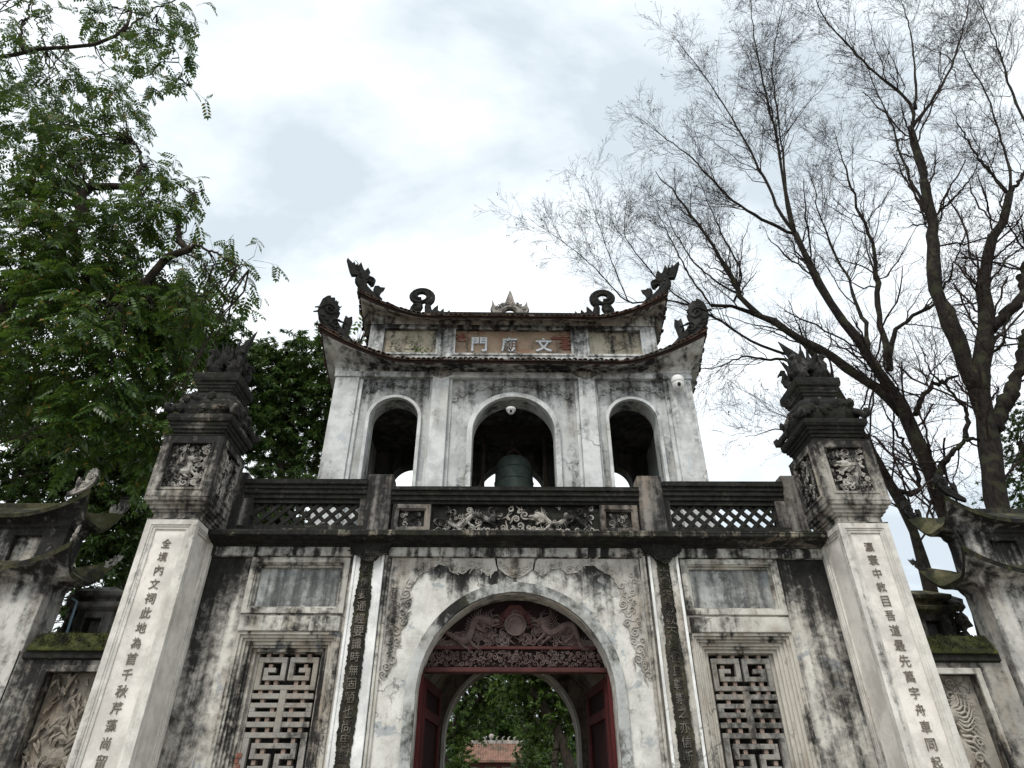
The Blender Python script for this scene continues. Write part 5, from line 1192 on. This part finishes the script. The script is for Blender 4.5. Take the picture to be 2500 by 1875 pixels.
# ------------------------------------------------------------------ the leafy tree on the left
def leafy(name, label, root, limbs, clumps, seed, tmpl, mat, per, twig_r=.006, droop=.5, lscale=(.8, 1.2), group=None, spread=.9):
    r = np.random.default_rng(seed); T = thing(name, (root[0], root[1], 0), label, 'tree', group)
    first = True; allp = []
    for poly, r0, r1 in limbs:
        P = resample([p if isinstance(p, Vector) else at(*p) for p in poly], 22); P[1:-1] += r.normal(size=(20, 3)) * .02
        mb = MB(); mb.tube([tuple(p) for p in P], list(np.linspace(r0, r1, 22)), 9); mb.build('trunk' if first else 'limb', 'bark', T, smooth=True); first = False; allp.append(P)
    A = np.concatenate(allp); pos = []; dirs = []; TP = []
    for c, rad, n in clumps:
        c = np.array(tuple(c)); rad = np.array(rad if hasattr(rad, '__len__') else (rad, rad, rad))
        g = r.normal(size=(n, 3)); g /= np.linalg.norm(g, axis=1, keepdims=True); q = g * (r.random((n, 1)) ** .42) * rad
        base = c + q
        for b, u in zip(base, g):
            # a twig hung with several leaves
            d = u * .6 + r.normal(size=3) * .5; d[2] -= .25 * droop; d /= np.linalg.norm(d); L = r.uniform(.3, .7) * spread
            ts = np.linspace(0, 1, 5)[:, None]; tw = b + d * L * ts; tw[:, 2] -= droop * .25 * L * ts[:, 0] ** 2; TP.append(tw)
            k = per; tt = r.random(k) * .9 + .1; pos.append(tw[0] + (tw[-1] - tw[0]) * tt[:, None]); dirs.append(np.repeat(d[None], k, 0))
    pos = np.concatenate(pos); dirs = np.concatenate(dirs); n = len(pos)
    yaw = np.arctan2(dirs[:, 1], dirs[:, 0]) + r.choice((-1, 1), n) * (.5 + .6 * r.random(n)); pitch = droop * (.4 + .9 * r.random(n)) ; roll = r.normal(size=n) * .45
    v, f = stamp(*tmpl, pos, rotmats(yaw, pitch, roll), lscale[0] + (lscale[1] - lscale[0]) * r.random(n))
    tag(link(bpy.data.objects.new('crown', np_mesh('crown', v, f, mat)), T), kind='stuff')
    TP = np.stack(TP); v, f = tubes_np(TP, np.full(TP.shape[:2], twig_r) * np.linspace(1, .4, 5)[None], 3)
    # thin branchlets reaching back to the nearest limb
    sel = r.permutation(len(TP))[:max(20, len(TP) // 5)]; st = TP[sel, 0]; idx = np.array([np.argmin(((A - q) ** 2).sum(1)) for q in st]); ln = A[idx]
    s_ = np.linspace(0, 1, 7)[None, :, None]; br = ln[:, None] * (1 - s_) + st[:, None] * s_; br[:, 1:-1] += r.normal(size=(len(sel), 5, 3)) * .07
    v2, f2 = tubes_np(br, np.linspace(.018, .006, 7)[None] * np.ones((len(sel), 1)), 4)
    tag(link(bpy.data.objects.new('twigs', np_mesh('twigs', np.concatenate([v, v2]), np.concatenate([f, f2 + len(v)]), 'bark')), T), kind='stuff')
    return T
k5 = .42195
d5 = lambda x, y, Y: (x * k5, y * k5, Y)          # corner view of the leafy tree
d6 = lambda x, y, Y: (x * .42204, 600 + y * .42204, Y)
CL = []
def clump(x, y, Y, px_r, n, ky=1.0, kd=.8):
    c = at(x, y, Y); rad = px_r / FPX * (c - Vector((CAMX, 0, CAMZ))).length; CL.append((c, (rad, rad * kd, rad * ky), n))
# upper boughs
for x, y, r_, n in ((60, 20, 70, 34), (180, 0, 70, 34), (300, 20, 70, 36), (400, 60, 55, 34), (440, 120, 32, 16), (450, 10, 30, 12), (120, 95, 45, 16), (385, 165, 40, 18), (345, 180, 28, 8), (455, 205, 16, 6), (370, 110, 40, 16), (30, 110, 40, 14)):
    clump(x, y, 9.0, r_ * .85, int(n * .62))
# main crown
for x, y, r_, n in ((40, 230, 90, 70), (150, 220, 70, 44), (235, 190, 45, 22), (280, 205, 22, 8), (60, 340, 95, 80), (190, 310, 80, 58), (290, 260, 50, 28), (320, 300, 32, 14), (60, 460, 95, 80), (190, 430, 85, 66), (300, 400, 55, 34), (360, 400, 35, 16),
                    (420, 460, 42, 20), (470, 465, 24, 8), (60, 590, 100, 90), (190, 560, 90, 80), (310, 550, 60, 40), (375, 520, 42, 22), (470, 520, 22, 8), (550, 600, 40, 14), (600, 640, 28, 8), (520, 660, 40, 14), (570, 690, 34, 10), (480, 690, 36, 14),
                    (60, 720, 100, 95), (190, 700, 95, 95), (320, 670, 75, 60), (420, 660, 50, 26), (390, 760, 75, 60), (280, 820, 95, 85), (120, 840, 110, 95), (20, 950, 90, 60), (450, 840, 60, 40), (380, 920, 70, 55), (250, 960, 80, 56), (400, 1020, 40, 24), (330, 1080, 45, 22), (170, 1040, 60, 24), (480, 760, 45, 24)):
    clump(x, y, 9.6 + .5 * math.sin(x * .05 + y), r_ * .88, int(n * (.72 if y < 480 else .95) * (.6 if x > 460 else 1)))
for x, y, r_, n in ((-120, 60, 90, 30), (-120, 260, 110, 60), (-260, 420, 120, 60), (-120, 480, 110, 60), (-260, 640, 130, 70), (-120, 720, 110, 60), (-280, 850, 120, 60), (-120, 950, 110, 50), (-400, 560, 120, 50), (-400, 760, 120, 50)): clump(x, y, 9.9 + .6 * math.sin(x + y), r_ * .9, int(n * .8))
leafy('leafy_tree', 'leafy green tree with drooping feathery leaves filling the left edge', (-9.5, 10.2), [
    ([Vector((-9.3, 10.4, 0)), Vector((-9.2, 10.4, 2.5)), d6(-250, 1100, 10.3), d6(-60, 700, 10.2), d6(40, 480, 10.1), d6(10, 250, 10.0), d6(90, 180, 9.9), d5(200, 1560, 9.8), d5(300, 1545, 9.7), d5(420, 1400, 9.7), d5(450, 1260, 9.6)], .30, .11),
    ([d5(445, 1290, 9.6), d5(465, 1150, 9.6), d5(500, 1085, 9.6), d5(600, 1075, 9.5), d5(790, 1085, 9.4)], .125, .06),
    ([d5(795, 1080, 9.4), d5(808, 980, 9.4), d5(812, 890, 9.4), d5(770, 812, 9.4)], .055, .02),
    ([d6(120, 500, 10.1), d5(500, 1650, 9.9), d5(700, 1690, 9.7), d5(880, 1620, 9.5), d5(930, 1500, 9.4), d5(1020, 1465, 9.3), d5(1095, 1445, 9.3)], .12, .07),
    ([d5(1095, 1450, 9.3), d5(1040, 1405, 9.3), d5(1022, 1330, 9.3), d5(1040, 1215, 9.3)], .065, .03),
    ([d5(1095, 1445, 9.3), d5(1130, 1410, 9.2), d5(1210, 1450, 9.2), d5(1330, 1505, 9.1), d5(1440, 1560, 9.0)], .03, .008),
    ([d5(1080, 1470, 9.3), d5(1180, 1515, 9.2), d5(1260, 1530, 9.2)], .02, .006),
    ([d5(1050, 1390, 9.3), d5(1120, 1110, 9.2), d5(1180, 1120, 9.2)], .015, .005),
    ([d6(-60, 700, 10.2), d6(-200, 300, 10.1), d5(-480, 1300, 10.0), d5(-420, 900, 9.8), d5(-250, 480, 9.5), d5(-150, 360, 9.3), d5(-60, 310, 9.2), d5(60, 290, 9.1), d5(140, 285, 9.0), d5(310, 300, 9.0), d5(500, 265, 8.9), d5(715, 250, 8.9), d5(745, 165, 8.9), d5(760, 60, 8.9)], .085, .035),
    ([d5(720, 180, 8.9), d5(850, 70, 8.9), d5(1000, 10, 8.8), d5(1120, -60, 8.8)], .03, .008),
    ([d5(850, 80, 8.9), d5(960, 200, 8.8), d5(1040, 330, 8.8), d5(1060, 480, 8.8)], .015, .005),
    ([d5(130, 290, 9.0), d5(110, 180, 9.0), d5(150, 130, 9.0), d5(180, -20, 9.0)], .035, .02),
    ([d5(270, 290, 9.0), d5(240, 180, 9.0), d5(190, 60, 9.0), d5(180, -40, 9.0)], .02, .008),
], CL, 31, pinnate(), 'leafA', 4, .005, .55, (.6, 1.2))

# dense evergreen trees behind the left side
def dense(label, root, cl, seed, mat='leafB', tm=None, per=6, group=None, trunk=None, ls=(.8, 1.25), name='evergreen_tree'):
    global CL
    CL = []
    for x, y, Y, r_, n in cl: clump(x, y, Y, r_, n)
    if trunk is None:
        c = at(cl[0][0], cl[0][1], cl[0][2]); trunk = [([Vector((root[0], root[1], 0)), Vector((root[0], root[1], 3)), c], .28, .06)]
    return leafy(name, label, root, trunk, CL, seed, tm or whorl(8, .20, .055), mat, per, .008, .45, ls, group, 1.1)
GT = 'evergreen trees behind the left wall'
dense('dense dark evergreen tree between the left pillar and the tower', (-5.6, 19.0), [
    (680, 900, 19, 70, 120), (760, 880, 19, 75, 130), (640, 960, 19, 75, 120), (730, 980, 19, 85, 150), (800, 980, 19.5, 70, 110), (650, 1060, 19, 80, 120), (740, 1090, 19.5, 80, 110), (790, 1060, 20, 60, 80), (690, 1150, 19.5, 70, 70), (610, 870, 19, 45, 60), (820, 850, 19.5, 45, 50), (640, 1220, 19, 60, 70), (720, 1230, 19, 60, 60), (660, 1290, 19, 50, 40)], 41, group=GT)
dense('dark evergreen tree behind the left pillar top', (-10.5, 18.0), [
    (480, 860, 18, 75, 110), (540, 820, 18, 60, 80), (560, 900, 18, 70, 100), (430, 800, 18, 60, 70), (470, 760, 18, 50, 50), (560, 1020, 18, 60, 60)], 42, group=GT)
dense('shady dark evergreen tree above the left side gate', (-11.5, 15.5), [
    (60, 1080, 15.5, 110, 150), (200, 1060, 15.5, 110, 160), (330, 1030, 15.5, 90, 120), (120, 1180, 15.5, 100, 110), (270, 1170, 15.5, 100, 130), (370, 1140, 15.5, 60, 70), (230, 1300, 15.5, 80, 90), (310, 1280, 15.5, 70, 90), (260, 1400, 15.5, 70, 70), (240, 1480, 15.5, 60, 40), (60, 960, 15.5, 90, 90)], 43, group=GT)
dense('ivy-clad bushy tree at the right edge', (12.8, 15.0), [(2490, 1080, 14.5, 45, 80), (2500, 1180, 14.5, 50, 90), (2500, 1280, 14.5, 40, 60), (2510, 1000, 14.5, 30, 30)], 44, tm=whorl(8, .09, .04), ls=(.7, 1.2))
# ------------------------------------------------------------------ courtyard seen through the doorway
c9 = lambda x, y, Y: (900 + x * .31646, 1350 + y * .31646, Y)
GC = 'courtyard trees seen through the doorway'
def cyard(label, x, Y, cl, seed, trunk, mat='leafC', n_scale=1.0, ls=(.8, 1.5)):
    cc = [(900 + a * .31646, 1350 + b * .31646, Y + dy, r_ * .31646, int(n * n_scale)) for a, b, dy, r_, n in cl]
    return dense(label, (x, Y), cc, seed, mat, whorl(7, .115, .045), 9, GC, trunk, ls, name='courtyard_tree')
p0 = at(*c9(1600, 1900, 24))
cyard('courtyard tree with dark curving trunk seen through the doorway', p0.x, 24, [(1250, 930, 0, 130, 60), (1400, 980, 0, 110, 46), (1120, 1000, 1, 140, 60), (1300, 1130, 1, 120, 40), (1480, 1150, 0, 90, 36), (1560, 1280, 0, 80, 30), (1350, 1330, 1, 110, 36), (1500, 860, 0, 100, 40), (1250, 800, 0, 140, 50)], 51,
      [([Vector((p0.x, 24, 0)), c9(1580, 1750, 24), c9(1530, 1560, 24), c9(1470, 1380, 24), c9(1380, 1220, 24), c9(1295, 1110, 24), c9(1270, 1040, 24)], .26, .13),
       ([c9(1290, 1100, 24), c9(1265, 1020, 24), c9(1310, 985, 24), c9(1370, 1010, 24), c9(1410, 1090, 24)], .12, .06), ([c9(1480, 1400, 24), c9(1440, 1560, 24), c9(1440, 1700, 24)], .1, .1),
       ([c9(1400, 1080, 24), c9(1420, 980, 24), c9(1380, 860, 24)], .08, .05)])
p1 = at(*c9(620, 1900, 30))
cyard('courtyard tree with bright foliage at the left of the doorway view', p1.x, 30, [(800, 1040, 0, 150, 70), (950, 960, 0, 150, 70), (700, 1200, 0, 130, 60), (860, 1200, 2, 150, 60), (680, 1380, 0, 110, 50), (780, 1330, 1, 100, 40), (1000, 1130, 2, 150, 60), (620, 1500, 0, 90, 40), (900, 850, 0, 160, 60), (650, 1600, -1, 80, 30), (700, 1680, -2, 70, 25)], 52,
      [([Vector((p1.x, 30, 0)), c9(610, 1600, 30), c9(640, 1380, 30), c9(740, 1220, 30), c9(850, 1130, 30)], .2, .06), ([c9(640, 1360, 30), c9(700, 1200, 30), c9(780, 1100, 30)], .08, .03)])
cyard('dark far courtyard tree above the pavilion roof', 1.0, 62, [(980, 1250, 0, 160, 130), (1150, 1280, 0, 150, 120), (820, 1420, 0, 130, 90), (1000, 1390, 2, 130, 90), (1200, 1400, 0, 120, 80), (1340, 1440, 0, 120, 80), (700, 1480, 0, 120, 70), (1060, 1130, 0, 170, 100), (1480, 1450, 0, 120, 70), (1480, 1250, 0, 130, 70), (640, 1250, 0, 130, 70), (1560, 1550, 0, 90, 50), (640, 1650, 0, 90, 50), (1330, 1620, 0, 90, 50), (900, 1050, 0, 150, 80), (1250, 1000, 0, 150, 80), (1500, 1050, 0, 120, 60)], 53, None, 'leafB', 1.3, (2.0, 3.2))
p3 = at(*c9(1330, 1900, 34))
cyard('thin crooked courtyard tree right of the pavilion roof', p3.x, 34, [(1240, 1420, 0, 80, 30), (1330, 1560, 0, 90, 40), (1260, 1620, -1, 70, 30), (1450, 1600, 0, 80, 30), (1200, 1660, -2, 50, 16)], 54,
      [([Vector((p3.x, 34, 0)), c9(1340, 1700, 34), c9(1290, 1500, 34), c9(1220, 1400, 34), c9(1170, 1270, 34)], .1, .04), ([c9(1300, 1520, 34), c9(1330, 1350, 34), c9(1280, 1240, 34)], .06, .03)])
rf_ = np.random.default_rng(8); nf = 5200; af = rf_.uniform(-1.25, 1.25, nf); Rf = 95 + 22 * rf_.random(nf); hf = (7 + 3 * np.sin(af * 23) + 2.5 * np.sin(af * 57 + 1)) * rf_.random(nf) ** .6
v_, f_ = stamp(*whorl(8, .3, .11), np.stack([Rf * np.sin(af), Rf * np.cos(af), .4 + hf], 1), rotmats(rf_.random(nf) * 6.28, rf_.normal(size=nf) * .5, rf_.normal(size=nf) * .5), 6 + 4 * rf_.random(nf))
far = bpy.data.objects.new('distant_trees', np_mesh('distant_trees', v_, f_, 'leafB')); col.objects.link(far); tag(far, 'distant mass of trees beyond the courtyard', 'trees', kind='stuff')
# pavilion gate at the back of the courtyard
def cz_(x, y, Y): return at(900 + x * .31646, 1350 + y * .31646, Y)
Yp = 46.0; eL = cz_(690, 1615, Yp); eR = cz_(1190, 1615, Yp); tL = cz_(715, 1470, Yp + 1.6); px0, px1 = eL.x, eR.x; ze, zt = eL.z, tL.z
T = thing('pavilion_gate', ((px0 + px1) / 2, Yp + 1.6, 0), 'wooden pavilion gate with orange tiled roof seen through the doorway', 'pavilion')
mb = MB(); mb.profx([(Yp, ze), (Yp, ze + .07), (Yp + 1.6, zt), (Yp + 3.2, ze + .07), (Yp + 3.2, ze), (Yp + 1.6, zt - .12)], px0, px1); rf = mb.build('roof', 'clayroof', T)
tl = MB(); tl.tube([(0, 0, 0), (0, 1.58, zt - ze - .07)], .05, 5); tl = tl.mesh('tile_row'); tl.materials.append(M['clayroof'])
nrow = 26
for k in range(nrow): put('tile_row', tl, (px0 + (k + .5) * (px1 - px0) / nrow, Yp, ze + .075), rf)
mb = MB(); mb.box(px0 - .05, px1 + .05, Yp + 1.5, Yp + 1.7, zt - .02, zt + .18)
for k in range(9):
    x = px0 + .5 + k * (px1 - px0 - 1) / 8; mb.flame(x, zt + .15, Yp + 1.6, .45 if k == 4 else .32, math.pi / 2 + .2 * (4 - k) / 4, .07)
mb.blob(((px0 + px1) / 2, Yp + 1.6, zt + .4), .16); mb.build('ridge', 'flame', T)
mb = MB(); mb.box(px0 + .2, px1 - .2, Yp + .25, Yp + .40, ze - .22, ze + .02); mb.build('eave_beam', 'woodframe', T)
for k in range(4):
    x = px0 + .35 + k * (px1 - px0 - .7) / 3; mb = MB(); mb.lathe(x, Yp + .35, [(.15, 0), (.14, ze - .2)], 12); mb.build('column', 'door', T)
mb = MB(); mb.box(px0 + .3, px1 - .3, Yp + 1.5, Yp + 1.6, 0, ze - .02); mb.build('back_wall', 'frame', T)

# ------------------------------------------------------------------ plants rooted in the masonry
def sprout(label, base, n, L, seed, sp=.25, tm=None, down=0.0):
    r = np.random.default_rng(seed); T = thing('sprouting_plant', base, label, 'plant'); b = np.array(tuple(base)); mb = MB(); pos = []; yw = []
    for k in range(n):
        a = r.random() * 6.28; e_ = b + np.array([math.cos(a) * sp * r.random(), -abs(math.sin(a)) * sp * .5 * r.random(), L * (.5 + .5 * r.random()) * (1 - 2 * down)]); mid = (b + e_) / 2 + r.normal(size=3) * .02
        mb.tube([tuple(b), tuple(mid), tuple(e_)], [.006, .005, .003], 4); pos.append(e_); yw.append(a)
    mb.build('stem', 'bark', T); pos = np.array(pos); tm = tm or sprig_leaf()
    v, f = stamp(*tm, pos, rotmats(np.array(yw), r.normal(size=n) * .3 + .1, r.normal(size=n) * .4), .7 + .6 * r.random(n))
    tag(link(bpy.data.objects.new('leaves', np_mesh('leaves', v, f, 'leafD')), T))
q = at(1005, 853, 10.72); sprout('small bright green plant growing in the left panel under the upper roof', (q.x, 10.72, q.z - .02), 5, .06, 3, .16, sprig_leaf(5, .07, .035))
q = at(878, 820, 12.6); sprout('leafy green plant growing from the masonry left of the upper tower tier', (q.x, 12.6, q.z - .3), 16, .75, 4, .45, sprig_leaf(6, .11, .06))
q = at(1915, 1300, 8.95); sprout('dry tuft growing on the ledge beside the right pillar', (4.1, 8.8, 4.99), 6, .10, 6, .1, sprig_leaf(4, .05, .015))
